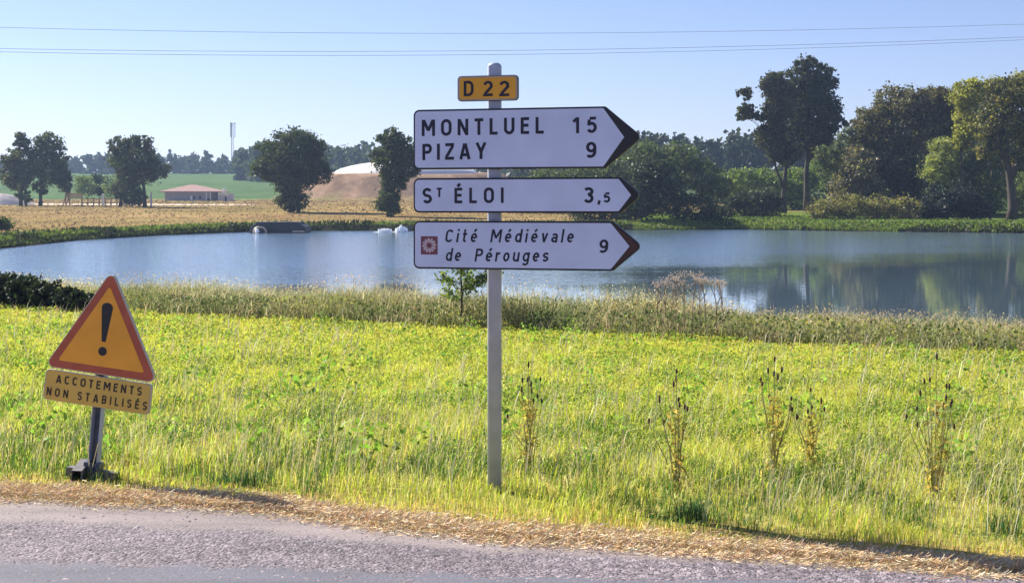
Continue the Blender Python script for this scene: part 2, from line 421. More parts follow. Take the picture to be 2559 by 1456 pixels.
# stones pressed in and lying loose
def stones():
    n = 17000
    x = R.uniform(-5, 5, n); lo = b3(x); hi = b2(x)
    k = R.rand(n)
    t = np.where(k < 0.80, R.rand(n), np.where(k < 0.95, 1 + R.rand(n)**1.5*1.2, -R.rand(n)**2*0.5))
    y = lo + (hi-lo)*t
    y = np.minimum(y, Yroad(x) + 0.15*R.rand(n))
    s = R.uniform(0.003, 0.008, n)*np.where(R.rand(n) < 0.06, 1.7, 1)
    base = np.array([(1,0,0),(0,1,0),(-1,0,0),(0,-1,0),(0,0,1),(0,0,-.5)], float)
    fc = np.array([(0,1,4),(1,2,4),(2,3,4),(3,0,4)])
    a = R.rand(n)*6.283
    sx = s*R.uniform(.8,1.7,n); sy = s*R.uniform(.7,1.3,n); sz = s*R.uniform(.4,.9,n)
    bx = base[None,:,0]*sx[:,None]; by = base[None,:,1]*sy[:,None]; bz = base[None,:,2]*sz[:,None]
    jit = 1 + 0.35*(R.rand(n,6)-0.5)
    bx, by = (bx*np.cos(a)[:,None]-by*np.sin(a)[:,None])*jit, (bx*np.sin(a)[:,None]+by*np.cos(a)[:,None])*jit
    V = np.stack([bx+x[:,None], by+y[:,None], bz+0.0], 2).reshape(-1,3)
    fa = (fc[None] + (np.arange(n)*6)[:,None,None]).reshape(-1,3)
    o = link('gravel', np_mesh('gravel', V, [fa], M_stone))
    tag(o, 'coarse grey and pink stone chips along the road edge', 'gravel', kind='stuff')
stones()

# ------------------------------------------------------------------ water
def water():
    m, nt, out = mat_new('pond_water')
    b = nt.nodes.new('ShaderNodeBsdfPrincipled')
    b.inputs['Base Color'].default_value = (0.24, 0.37, 0.50, 1); b.inputs['IOR'].default_value = 1.33
    gl = nt.nodes.new('ShaderNodeBsdfGlossy'); gl.inputs['Color'].default_value = (0.95, 0.98, 1.0, 1)
    mg = nt.nodes.new('ShaderNodeMixShader'); mg.inputs[0].default_value = 0.72
    tc = nt.nodes.new('ShaderNodeTexCoord')
    mp = nt.nodes.new('ShaderNodeMapping'); mp.inputs['Scale'].default_value = (0.9, 1.6, 1)
    nt.links.new(tc.outputs['Object'], mp.inputs['Vector'])
    n1 = nt.nodes.new('ShaderNodeTexNoise'); n1.inputs['Scale'].default_value = 2.2; n1.inputs['Detail'].default_value = 3
    nt.links.new(mp.outputs[0], n1.inputs['Vector'])
    # wind-ruffled out in the open, calm under the near bank
    sx = nt.nodes.new('ShaderNodeSeparateXYZ'); nt.links.new(tc.outputs['Object'], sx.inputs[0])
    mr = nt.nodes.new('ShaderNodeMapRange'); mr.interpolation_type = 'SMOOTHSTEP'
    mr.inputs['From Min'].default_value = 52; mr.inputs['From Max'].default_value = 80
    mr.inputs['To Min'].default_value = 0.025; mr.inputs['To Max'].default_value = 1.0
    # calm water reaches farther on the right, hardly at all on the left
    ad = nt.nodes.new('ShaderNodeMath'); ad.operation = 'MULTIPLY_ADD'; ad.inputs[1].default_value = -0.9
    nt.links.new(sx.outputs[0], ad.inputs[0]); nt.links.new(sx.outputs[1], ad.inputs[2])
    nw = nt.nodes.new('ShaderNodeTexNoise'); nw.inputs['Scale'].default_value = 0.035; nw.inputs['Detail'].default_value = 3
    mpw = nt.nodes.new('ShaderNodeMapping'); mpw.inputs['Scale'].default_value = (0.5, 3.0, 1)
    nt.links.new(tc.outputs['Object'], mpw.inputs['Vector']); nt.links.new(mpw.outputs[0], nw.inputs['Vector'])
    a2 = nt.nodes.new('ShaderNodeMath'); a2.operation = 'MULTIPLY_ADD'; a2.inputs[1].default_value = 26
    nt.links.new(nw.outputs[0], a2.inputs[0]); nt.links.new(ad.outputs[0], a2.inputs[2])
    nt.links.new(a2.outputs[0], mr.inputs['Value'])
    bp = nt.nodes.new('ShaderNodeBump'); bp.inputs['Distance'].default_value = 0.06
    nt.links.new(mr.outputs[0], bp.inputs['Strength']); nt.links.new(n1.outputs[0], bp.inputs['Height'])
    nt.links.new(bp.outputs[0], b.inputs['Normal'])
    m2 = nt.nodes.new('ShaderNodeMath'); m2.operation = 'MULTIPLY_ADD'; m2.inputs[1].default_value = 0.08; m2.inputs[2].default_value = 0.01
    nt.links.new(mr.outputs[0], m2.inputs[0]); nt.links.new(m2.outputs[0], b.inputs['Roughness']); nt.links.new(m2.outputs[0], gl.inputs['Roughness'])
    nt.links.new(bp.outputs[0], gl.inputs['Normal'])
    nt.links.new(b.outputs[0], mg.inputs[1]); nt.links.new(gl.outputs[0], mg.inputs[2]); nt.links.new(mg.outputs[0], out.inputs[0])
    mb = MB(); mb.add([(-47, 9, WZ), (90, 9, WZ), (90, 147, WZ), (-47, 147, WZ)], [(0,1,2,3)])
    o = mb.build('water', m); tag(o, kind='structure')
water()

# ------------------------------------------------------------------ vegetation generators
def blades(x, y, z, h, w, c, lean=0.35, bias=(0.12, 0.0), droop=0.3, tipc=None):
    n = len(x)
    a = R.rand(n)*6.283; la = R.rand(n)*6.283
    lx = np.cos(la)*lean*R.rand(n) + bias[0]; ly = np.sin(la)*lean*R.rand(n) + bias[1]
    wx = np.cos(a)*w*0.5; wy = np.sin(a)*w*0.5
    V = np.zeros((n, 5, 3))
    V[:,0] = np.stack([x-wx, y-wy, z-0.02], 1); V[:,1] = np.stack([x+wx, y+wy, z-0.02], 1)
    mx = x + lx*h*0.4; my = y + ly*h*0.4; mz = z + h*0.58
    V[:,2] = np.stack([mx+wx*.8, my+wy*.8, mz], 1); V[:,3] = np.stack([mx-wx*.8, my-wy*.8, mz], 1)
    V[:,4] = np.stack([x + lx*h*1.25, y + ly*h*1.25, z + h*(1-droop*np.hypot(lx, ly))], 1)
    b = (np.arange(n)*5)[:, None]
    fq = b + np.array([[0,1,2,3]]); ft = b + np.array([[3,2,4]])
    C = np.repeat(c[:, None, :], 5, 1)
    if tipc is not None: C[:,4] = tipc; C[:,2] = C[:,3] = (c+tipc)/2
    return V.reshape(-1,3), fq, ft, C.reshape(-1,3)

def leafs(p, s, c, flat=0.0, asp=1.0):
    """one bent quad leaf per point"""
    n = len(p)
    d = R.normal(size=(n,3)); d[:,2] *= (1-flat); d /= np.linalg.norm(d, axis=1)[:,None]
    e = R.normal(size=(n,3)); e[:,2] *= (1-flat); e -= d*np.sum(d*e,1)[:,None]; e /= np.linalg.norm(e, axis=1)[:,None]
    nn = np.cross(d, e)
    s = s[:, None] if hasattr(s, '__len__') else s
    V = np.stack([p - d*s*.5, p + e*s*.36*asp + nn*s*.1, p + d*s*.5, p - e*s*.36*asp + nn*s*.1], 1)
    f = (np.arange(n)*4)[:,None] + np.array([[0,1,2,3]])
    return V.reshape(-1,3), f, np.repeat(c[:,None,:], 4, 1).reshape(-1,3)

def jitter(c, n, amt=0.25, hue=0.12):
    c = np.array(c)[None]*(1 + amt*(R.rand(n,1)*2-1))
    return np.clip(c*(1 + hue*(R.rand(n,3)*2-1)), 0.002, 0.95)

def crown_pts(ells, n, clump=0.16, hollow=0.45):
    """leaf points clumped over ellipsoids (centre, radii, weight)"""
    out = []; cid = []
    vol = np.array([e[1][0]*e[1][2] for e in ells]); vol = vol/vol.sum()
    k0 = 0
    for (c, r), v in zip(ells, vol):
        ne = max(30, int(n*v)); nc = max(7, int(ne/32))
        dd = R.normal(size=(nc,3)); dd /= np.linalg.norm(dd, axis=1)[:,None]
        rad = (hollow + (1.03-hollow)*R.rand(nc)**0.6)[:,None]
        cc = dd*rad*np.array(r)[None] + np.array(c)[None]
        idx = R.randint(0, nc, ne)
        cs = np.array(r).mean()*clump*R.uniform(0.7, 1.5, nc)
        p = cc[idx] + R.normal(size=(ne,3))*cs[idx][:,None]*np.array([1,1,0.75])
        out.append(p); cid.append(idx + k0); k0 += nc
    return np.concatenate(out), np.concatenate(cid), k0

def tree(name, label, cat, base, trunks, ells, n, size, colr, group=None, clump=0.16, trunk_r=0.3, hollow=0.45, limbs=5, sizej=0.5, alt=None):
    n = int(n*1.6); size = size*0.80; clump = clump*0.98
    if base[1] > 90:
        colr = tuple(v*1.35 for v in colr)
    """base world point; trunks list of polylines (world); ells list of (centre world, radii)"""
    base = Vector(base); base.z = Hs(base.x, base.y)
    root = empty(name, base)
    tag(root, label, cat, group)
    mb = MB()
    for tr, tr_r in trunks:
        pts = [Vector(p) - base for p in tr]
        if pts[0].z < 0.8: pts[0].z = -0.3
        # smooth by adding midpoints with jitter
        q = []
        for i in range(len(pts)-1):
            q.append(pts[i]); q.append((pts[i]+pts[i+1])/2 + Vector((random.uniform(-1,1), random.uniform(-1,1), 0))*tr_r*0.35)
        q.append(pts[-1])
        rr = [tr_r*(1-0.72*i/(len(q)-1)) for i in range(len(q))]
        rr[0] *= 1.25
        mb.tube(q, rr, 8)
        top = q[-1]
        L = [e for e in ells]
        for k in range(limbs):
            c, r = L[random.randrange(len(L))]
            t = random.uniform(0.45, 1.0); ii = min(int(t*(len(q)-1)), len(q)-2)
            st = q[ii].lerp(q[ii+1], t*(len(q)-1)-ii)
            en = Vector(c) - base + Vector((random.uniform(-.7,.7)*r[0], random.uniform(-.7,.7)*r[1], random.uniform(-.3,.75)*r[2]))
            if en.z < st.z*0.8: continue
            mid = st.lerp(en, 0.5) + Vector((0, 0, 0.12*(en-st).length))
            r0 = rr[ii]*0.5
            mb.tube([st, mid, en], [r0, r0*.6, r0*.2], 5)
    if trunks: mb.build('trunk', M_bark, root, smooth=True)
    p, cid, nc = crown_pts(ells, n, clump, hollow)
    p = p - np.array(base)[None]
    keep = p[:,2] > 0.05
    p = p[keep]; cid = cid[keep]
    ct = R.uniform(0.6, 1.55, nc)[cid][:,None]
    c = jitter(colr, len(p), 0.25, 0.10)*ct
    if alt is not None:
        mk = (R.rand(nc) < alt[1])[cid][:,None]
        c = np.where(mk, jitter(alt[0], len(p), 0.25, 0.1), c)
    s = size*R.uniform(1-sizej, 1+sizej, len(p))
    V, f, C = leafs(p, s, c)
    o = link('crown', np_mesh('crown', V, [f], M_leaf, C), root)
    return root

def E(dx, dy, rx, ry, D, depth=1.0):
    """ellipsoid given by its centre and radii in the wide view, standing at distance D"""
    c = Q(dx, dy, D); k = D/F/2.498
    return (tuple(c), (rx*k, max(rx, ry*0.6)*k*depth, ry*k))

# ------------------------------------------------------------------ distant woods
DK = (0.030, 0.042, 0.026)
def wood(name, label, rows, D, size, dens, colr, base_py):
    ps = []; cs = []
    for (x0, x1, t0, t1) in rows:
        k = D/F/2.498
        n = max(3, int((x1-x0)/16))
        for i in range(n):
            fx = (i+0.5+random.uniform(-.4,.4))/n
            dx = x0 + (x1-x0)*fx; ty = t0 + (t1-t0)*fx + random.uniform(-5, 6)
            DD = D*random.uniform(0.98, 1.06)
            w = random.uniform(11, 20)
            b = base_py
            e = [E(dx, (ty+b)/2+ (b-ty)*0.08, w, (b-ty)*0.58, DD)]
            p, cid, nc = crown_pts(e, dens, 0.2, 0.5)
            ps.append(p); cs.append(jitter(colr, len(p), 0.2, 0.1)*random.uniform(.75, 1.25))
    p = np.concatenate(ps); c = np.concatenate(cs)
    V, f, C = leafs(p, size*R.uniform(.6, 1.4, len(p)), c)
    o = link(name, np_mesh(name, V, [f], M_leaf, C)); tag(o, label, 'woodland', kind='stuff')
wood('distant_wood', 'dark blue far-off wood along the skyline on the left', [(-120, 180, 402, 395), (180, 270, 396, 390), (270, 480, 388, 384), (480, 570, 388, 392), (570, 640, 382, 392), (640, 800, 380, 372)], 620, 2.6, 260, (0.030, 0.045, 0.035), 446)
wood('distant_wood', 'grey green wood behind the white dome', [(590, 640, 378, 365), (640, 800, 366, 350), (800, 850, 352, 362), (850, 925, 366, 362), (925, 1300, 362, 350)], 460, 1.9, 300, (0.050, 0.075, 0.042), 450)
wood('distant_wood', 'dark far wood behind the lakeside trees on the right', [(1280, 1600, 360, 345), (1600, 1660, 338, 332), (1660, 1720, 336, 352), (1720, 1800, 345, 356), (1800, 1900, 335, 330), (1900, 2150, 340, 345), (2150, 2800, 345, 300)], 330, 1.3, 420, (0.034, 0.046, 0.034), 450)
# spire-shaped conifers sticking out of that wood
for k, (dx, ty) in enumerate(((1712, 340), (1740, 334), (1826, 328))):
    D = 322; kk = D/F/2.498
    ells = [E(dx, ty + 12 + j*13, 4 + j*3, 9, D) for j in range(7)]
    b = Q(dx, 450, D)
    tree('conifer', ['small pointed conifer rising from the wood, nearest the arrow tip', 'pointed conifer in the middle of the skyline gap', 'pointed conifer just left of the tall twin trees'][k], 'tree',
         (b.x, D, 0), [([(b.x, D, Hs(b.x, D)), tuple(Q(dx, ty+4, D))], 0.2)], ells, 900, 0.7, (0.022, 0.034, 0.026), 'conifers in the far wood', limbs=0)

# ------------------------------------------------------------------ left shore trees
def zbase(D, dx): X = (dx/2.498-512)/F*D; return (X, D, Hs(X, D))
G1 = (0.050, 0.060, 0.034); G2 = (0.038, 0.052, 0.030)
D = 212
tree('broadleaf_tree', 'leftmost field tree, grey green with a thin see-through top', 'tree', zbase(D, 55),
     [([zbase(D, 52), Q(54, 470, D), Q(48, 400, D), Q(52, 350, D)], .3), ([zbase(D, 66), Q(62, 480, D), Q(76, 420, D)], .2)],
     [E(55, 350, 20, 20, D), E(30, 400, 24, 26, D), E(62, 395, 30, 30, D), E(40, 448, 38, 26, D), E(60, 490, 22, 12, D), E(15, 440, 16, 22, D)],
     5200, .42, G1, 'trees on the far field', hollow=.4, clump=.14, alt=((0.10, 0.11, 0.06), .3))
tree('broadleaf_tree', 'field tree with a short dark trunk, second from the left', 'tree', zbase(D, 100),
     [([zbase(D, 101), Q(101, 480, D), Q(110, 420, D), Q(120, 350, D)], .32)],
     [E(120, 360, 34, 26, D), E(100, 385, 20, 20, D), E(145, 395, 24, 30, D), E(120, 430, 46, 34, D), E(160, 450, 24, 28, D), E(100, 470, 20, 16, D), E(172, 470, 10, 14, D)],
     6200, .42, G2, 'trees on the far field', hollow=.4, clump=.14, alt=((0.11, 0.12, 0.07), .25))
D = 205
tree('broadleaf_tree', 'wide field tree left of the pink-roofed building with a low bush beneath', 'tree', zbase(D, 345),
     [([zbase(D, 362), Q(361, 480, D), Q(350, 420, D), Q(335, 360, D)], .3), ([zbase(D, 300), Q(305, 470, D), Q(315, 420, D)], .25)],
     [E(300, 365, 30, 26, D), E(352, 360, 30, 24, D), E(335, 395, 60, 34, D), E(395, 420, 30, 22, D), E(345, 435, 55, 24, D), E(320, 475, 34, 36, D), E(345, 490, 20, 22, D)],
     8500, .42, G2, 'trees on the far field', hollow=.4, clump=.13, alt=((0.075, 0.062, 0.045), .3))
D = 240
tree('round_shrub', 'small dark round shrub behind the wooden fence', 'shrub', zbase(D, 245),
     [], [E(245, 464, 27, 26, D), E(240, 450, 14, 14, D)], 1500, .4, (0.018, 0.026, 0.032), clump=.2)
D = 235
tree('leafy_shrub', 'pale green bushy shrub left of the small dark round shrub', 'shrub', zbase(D, 205),
     [], [E(210, 462, 26, 26, D), E(280, 462, 20, 30, D)], 1500, .4, (0.085, 0.12, 0.06), clump=.2)
D = 176
tree('broadleaf_tree', 'big dark field tree with a broad crown between mast and white dome', 'tree', zbase(D, 725),
     [([zbase(D, 728), Q(724, 470, D), Q(726, 400, D), Q(735, 345, D)], .34), ([zbase(D, 745), Q(748, 470, D), Q(765, 400, D)], .22)],
     [E(735, 345, 52, 28, D), E(680, 375, 38, 28, D), E(780, 370, 34, 32, D), E(735, 400, 80, 46, D), E(665, 425, 40, 28, D), E(795, 430, 34, 30, D), E(735, 450, 62, 30, D), E(730, 495, 38, 34, D)],
     15500, .36, G2, 'trees on the far field', hollow=.3, clump=.13, alt=((0.07, 0.085, 0.05), .3))
D = 160
tree('broadleaf_tree', 'narrow waisted dark field tree at the left edge of the direction signs', 'tree', zbase(D, 985),
     [([zbase(D, 972), Q(975, 470, D), Q(985, 400, D), Q(990, 350, D)], .3)],
     [E(975, 345, 36, 24, D), E(1012, 370, 24, 28, D), E(985, 400, 52, 38, D), E(1015, 420, 40, 26, D), E(985, 450, 34, 30, D), E(972, 500, 36, 34, D), E(945, 385, 22, 10, D)],
     9500, .34, G2, 'trees on the far field', hollow=.3, clump=.13, alt=((0.075, 0.09, 0.05), .25))
D = 105
tree('dark_shrub', 'dark green shrub on the far shore at the left picture edge', 'shrub', zbase(D, 0),
     [], [E(0, 565, 30, 18, D), E(-35, 560, 30, 22, D)], 1800, .28, (0.045, 0.065, 0.022), clump=.18)

# ------------------------------------------------------------------ right shore trees
RS = 'tall trees and bushes on the right shore'
D = 175
tree('tall_tree', 'left one of the twin tall trees, forked trunk and ragged left branches', 'tree', zbase(D, 1958),
     [([zbase(D, 1958), Q(1960, 450, D), Q(1965, 380, D), Q(1950, 250, D)], .36), ([Q(1957, 470, D), Q(1938, 420, D), Q(1930, 370, D), Q(1900, 290, D)], .2)],
     [E(1935, 210, 34, 34, D), E(1862, 235, 20, 16, D), E(1862, 280, 22, 24, D), E(1945, 275, 36, 44, D), E(1925, 335, 38, 36, D), E(1960, 380, 42, 34, D), E(1900, 290, 18, 12, D)],
     9500, .42, (0.048, 0.050, 0.030), 'twin tall trees', hollow=.3, clump=.13, limbs=9)
D = 182
tree('tall_tree', 'tallest dark full-crowned tree, right one of the twin trees', 'tree', zbase(D, 2015),
     [([zbase(D, 2015), Q(2014, 430, D), Q(2020, 340, D), Q(2020, 220, D)], .42), ([Q(2016, 410, D), Q(2050, 350, D), Q(2065, 260, D)], .2)],
     [E(2015, 160, 28, 26, D), E(1990, 210, 46, 40, D), E(2048, 200, 40, 40, D), E(2020, 270, 70, 60, D), E(2075, 290, 28, 46, D), E(2030, 340, 60, 40, D), E(1995, 330, 36, 36, D), E(2110, 310, 14, 14, D)],
     17000, .42, (0.030, 0.036, 0.024), 'twin tall trees', hollow=.25, clump=.12, limbs=8)
D = 168
tree('rounded_tree', 'rounded olive brown tree with drooping grey foliage right of the twin trees', 'tree', zbase(D, 2230),
     [([zbase(D, 2235), Q(2235, 470, D), Q(2250, 380, D), Q(2270, 280, D)], .35)],
     [E(2250, 262, 72, 46, D), E(2180, 310, 50, 50, D), E(2320, 280, 60, 60, D), E(2375, 275, 46, 56, D), E(2370, 340, 40, 50, D), E(2250, 330, 90, 60, D), E(2160, 390, 46, 60, D), E(2340, 250, 40, 36, D)],
     19000, .42, (0.085, 0.08, 0.045), RS, hollow=.35, clump=.12, alt=((0.085, 0.072, 0.05), .25))
tree('draped_bush', 'tall grey brown vine-draped bush at the left foot of the rounded tree', 'bush', zbase(163, 2140),
     [], [E(2150, 420, 40, 60, 163), E(2120, 480, 46, 46, 163), E(2180, 490, 34, 50, 163), E(2080, 520, 50, 26, 163)],
     6500, .36, (0.15, 0.14, 0.09), RS, clump=.15, alt=((0.13, 0.115, 0.085), .35))
tree('dark_bush', 'very dark bush beneath the rounded tree', 'bush', zbase(162, 2240),
     [], [E(2240, 430, 56, 52, 165), E(2260, 480, 50, 40, 165)], 4200, .36, (0.018, 0.024, 0.024), RS, clump=.16)
tree('willow_bush', 'bright yellow green willow bush with upright foliage', 'bush', zbase(160, 2350),
     [], [E(2355, 385, 34, 44, 160), E(2340, 425, 40, 36, 160), E(2375, 435, 24, 30, 160)], 4200, .32, (0.19, 0.21, 0.07), RS, clump=.16, hollow=.3)
D = 158
tree('slender_tree', 'slender straight-trunked tree with a yellow green crown', 'tree', zbase(D, 2400),
     [([zbase(D, 2402), Q(2402, 470, D), Q(2400, 340, D), Q(2420, 230, D)], .2)],
     [E(2420, 240, 44, 40, D), E(2425, 300, 36, 50, D), E(2405, 350, 24, 30, D)], 5200, .38, (0.20, 0.20, 0.05), RS, clump=.14)
D = 150
tree('large_tree', 'large tree with a thick dark trunk at the right picture edge', 'tree', zbase(D, 2525),
     [([zbase(D, 2527), Q(2527, 480, D), Q(2515, 400, D), Q(2500, 270, D)], .62), ([Q(2524, 440, D), Q(2560, 380, D), Q(2600, 300, D)], .32), ([Q(2520, 420, D), Q(2480, 340, D), Q(2465, 280, D)], .25)],
     [E(2520, 230, 56, 40, D), E(2600, 220, 60, 50, D), E(2500, 300, 64, 56, D), E(2590, 320, 70, 60, D), E(2470, 370, 34, 36, D), E(2640, 300, 60, 80, D), E(2560, 395, 46, 30, D)],
     17000, .38, (0.055, 0.058, 0.028), RS, hollow=.3, clump=.12, alt=((0.22, 0.20, 0.06), .38), limbs=9)
tree('leafy_bush', 'dense dark green bush closing the gap between dark bush and twin trunks', 'bush', zbase(166, 2100),
     [], [E(2095, 470, 40, 44, 166), E(2060, 400, 30, 40, 166), E(2110, 370, 30, 50, 166), E(2400, 440, 50, 50, 166), E(2460, 420, 40, 60, 166)], 6500, .36, (0.06, 0.08, 0.04), RS, clump=.15, alt=((0.11, 0.12, 0.06), .3))
tree('tall_tree', 'olive topped tree partly outside the right picture edge', 'tree', zbase(172, 2500),
     [([zbase(172, 2480), Q(2480, 400, 172), Q(2490, 250, 172)], .3)],
     [E(2500, 232, 60, 36, 172), E(2450, 270, 40, 50, 172), E(2570, 225, 60, 40, 172)], 6000, .42, (0.19, 0.19, 0.05), RS, clump=.13)
tree('dark_bush', 'broad black green bush on the grass between willow bush and thick trunk', 'bush', zbase(148, 2370),
     [], [E(2350, 505, 50, 40, 150), E(2400, 500, 44, 44, 150), E(2440, 525, 44, 24, 150), E(2320, 525, 30, 24, 150)], 6500, .3, (0.016, 0.022, 0.026), RS, clump=.15, hollow=.3)
tree('green_bush', 'fresh green bush behind the thick trunk', 'bush', zbase(170, 2465),
     [], [E(2465, 465, 46, 36, 170), E(2480, 500, 40, 30, 170), E(2565, 480, 40, 50, 170)], 3800, .36, (0.09, 0.12, 0.045), RS, clump=.16)
tree('scrub', 'low olive scrub on the shore beneath the rounded tree', 'bush', zbase(150, 2160),
     [], [E(2060, 522, 40, 24, 150), E(2120, 515, 40, 30, 150), E(2190, 520, 44, 28, 150), E(2260, 522, 44, 26, 150)], 6500, .28, (0.15, 0.145, 0.065), RS, clump=.16, alt=((0.15, 0.12, 0.06), .25))
tree('green_bush', 'bright green bush mass behind the trunks of the twin trees', 'bush', zbase(190, 1900),
     [], [E(1850, 452, 46, 30, 190), E(1920, 450, 46, 28, 190), E(1990, 455, 50, 36, 190), E(2060, 440, 50, 40, 190), E(1800, 460, 30, 30, 190), E(2000, 505, 60, 26, 190)], 8500, .42, (0.105, 0.145, 0.05), RS, clump=.15)
tree('dark_bush', 'low dark bush at the shore left of the forked trunk', 'bush', zbase(158, 1890),
     [], [E(1870, 500, 30, 28, 158), E(1920, 500, 34, 30, 158), E(1830, 515, 30, 22, 158), E(1900, 530, 60, 14, 158)], 4500, .32, (0.028, 0.036, 0.026), RS, clump=.16)
tree('dark_bush', 'big dark bush directly behind the sign arrow tips', 'bush', zbase(146, 1680),
     [], [E(1600, 470, 60, 60, 147), E(1660, 480, 70, 62, 147), E(1730, 520, 60, 40, 147), E(1560, 520, 70, 42, 147), E(1640, 425, 40, 32, 147), E(1790, 535, 40, 24, 147), E(1480, 530, 60, 30, 147)],
     13000, .32, (0.024, 0.032, 0.024), RS, clump=.14, hollow=.3)
tree('green_bush', 'grey green bush rising behind the dark bush at the arrow tips', 'bush', zbase(175, 1700),
     [], [E(1620, 400, 56, 44, 175), E(1690, 400, 60, 40, 175), E(1750, 440, 56, 40, 175), E(1560, 420, 60, 40, 175), E(1480, 440, 70, 36, 175), E(1380, 450, 70, 30, 175), E(1780, 480, 40, 34, 175), E(1300, 480, 60, 30, 175)],
     13000, .4, (0.062, 0.082, 0.04), RS, clump=.14)

tree('leafy_thicket', 'dark leafy thicket filling the gaps behind the right-hand trunks', 'thicket', zbase(192, 2380),
     [], [E(dx, dy, 52, ry, 192) for dx, dy, ry in ((2100, 400, 50), (2160, 430, 70), (2240, 420, 80), (2320, 400, 70), (2400, 420, 80), (2480, 400, 80), (2560, 400, 90), (2640, 380, 90), (2720, 380, 100))],
     15000, .5, (0.05, 0.06, 0.035), RS, clump=.14, alt=((0.12, 0.14, 0.05), .25))

# ------------------------------------------------------------------ far shore low growth
def shore_growth():
    ps = []; n = len(POND)
    idx = list(range(8, 20))
    segs = [(POND[i], POND[(i+1) % n]) for i in idx]
    for a, b in segs:
        L = np.hypot(*(b-a)); m = int(L*95)
        t = R.rand(m); p = a[None]*(1-t[:,None]) + b[None]*t[:,None]
        e = (b-a)/L; nrm = np.array([e[1], -e[0]])      # outward for this winding
        off = R.exponential(1.1, m)
        p = p + nrm[None]*(off[:,None] + 0.1)
        ps.append(p)
    p = np.concatenate(ps)
    sd = pond_sd(p[:,0], p[:,1]); p = p[(sd > -0.3) & (sd < 5)]
    n = len(p); z = H(p[:,0], p[:,1])
    patch = fbm(p[:,0]*0.25, p[:,1]*0.25, 41)
    h = R.uniform(.10, .34, n)*(0.5+1.2*patch)
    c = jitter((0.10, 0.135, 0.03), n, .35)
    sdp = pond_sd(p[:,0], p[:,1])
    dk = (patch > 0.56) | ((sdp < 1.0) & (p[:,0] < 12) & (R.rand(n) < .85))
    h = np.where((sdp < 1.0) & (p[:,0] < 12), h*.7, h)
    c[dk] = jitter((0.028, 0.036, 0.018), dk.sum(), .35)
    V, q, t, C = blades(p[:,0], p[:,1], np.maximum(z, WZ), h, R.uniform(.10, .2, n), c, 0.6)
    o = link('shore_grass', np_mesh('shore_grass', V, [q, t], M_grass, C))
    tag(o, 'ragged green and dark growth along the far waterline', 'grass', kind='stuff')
    # tufts over the tan field
    n = 26000
    y = 60 + 250*R.rand(n)**1.0; x = (R.rand(n)*2-1)*(0.3665*y+8)
    sd = pond_sd(x, y); k = (sd > 1.5) & (x < 30); x, y = x[k], y[k]; n = len(x)
    patch = fbm(x*0.05, y*0.12, 51)
    c = np.where((patch > .52)[:,None], jitter((0.24, 0.205, 0.08), n, .2), jitter((0.31, 0.20, 0.105), n, .2))
    V, q, t, C = blades(x, y, H(x, y), R.uniform(.05, .22, n), R.uniform(.10, .25, n)*y/150, c, 0.7)
    o = link('field_grass', np_mesh('field_grass', V, [q, t], M_dry, C))
    tag(o, 'dry tan grass of the far field', 'grass', kind='stuff')
    # lush short grass in front of the right-hand bushes
    n = 30000
    x = R.uniform(14, 62, n); y = R.uniform(105, 165, n)
    sd = pond_sd(x, y); k = (sd > 0.2) & (sd < 22); x, y = x[k], y[k]; n = len(x)
    patch = fbm(x*0.15, y*0.3, 61)
    c = np.where((patch > .5)[:,None], jitter((0.15, 0.21, 0.035), n, .25), jitter((0.09, 0.13, 0.03), n, .3))
    V, q, t, C = blades(x, y, H(x, y), R.uniform(.1, .35, n), R.uniform(.12, .25, n), c, 0.6)
    o = link('bank_grass', np_mesh('bank_grass', V, [q, t], M_grass, C))
    tag(o, 'bright green grass strip on the right-hand far shore', 'grass', kind='stuff')
shore_growth()

# ------------------------------------------------------------------ far structures
M_wall = principled('grey_render_wall', (0.34, 0.30, 0.30), .9, noise=.12, nscale=1.2)
M_roof = principled('pink_roof_tile', (0.36, 0.215, 0.19), .9, noise=.15, nscale=2)
M_dark = principled('dark_opening', (0.03, 0.028, 0.035), .7)
M_pale = principled('pale_plaster', (0.62, 0.55, 0.53), .8, noise=.08)
M_wht = principled('white_paint', (0.8, 0.8, 0.82), .5)
M_memb = principled('white_membrane', (0.70, 0.655, 0.655), .6, noise=.03, nscale=.3)
M_conc = principled('dark_wet_concrete', (0.028, 0.032, 0.045), .7, noise=.3, nscale=1.2)
M_wood = principled('weathered_wood', (0.36, 0.27, 0.18), .9, noise=.3, nscale=4)
M_board = principled('pale_board', (0.52, 0.42, 0.29), .85, noise=.1)
M_foam = principled('water_foam', (0.85, 0.87, 0.9), .8, noise=.05, bump=.6, bscale=12)
M_gheap = principled('pale_gravel', (0.50, 0.45, 0.45), .95, noise=.15, nscale=1.5, bump=.5, bscale=5)
M_track = principled('pale_track', (0.60, 0.48, 0.36), .95, noise=.12, nscale=.4)

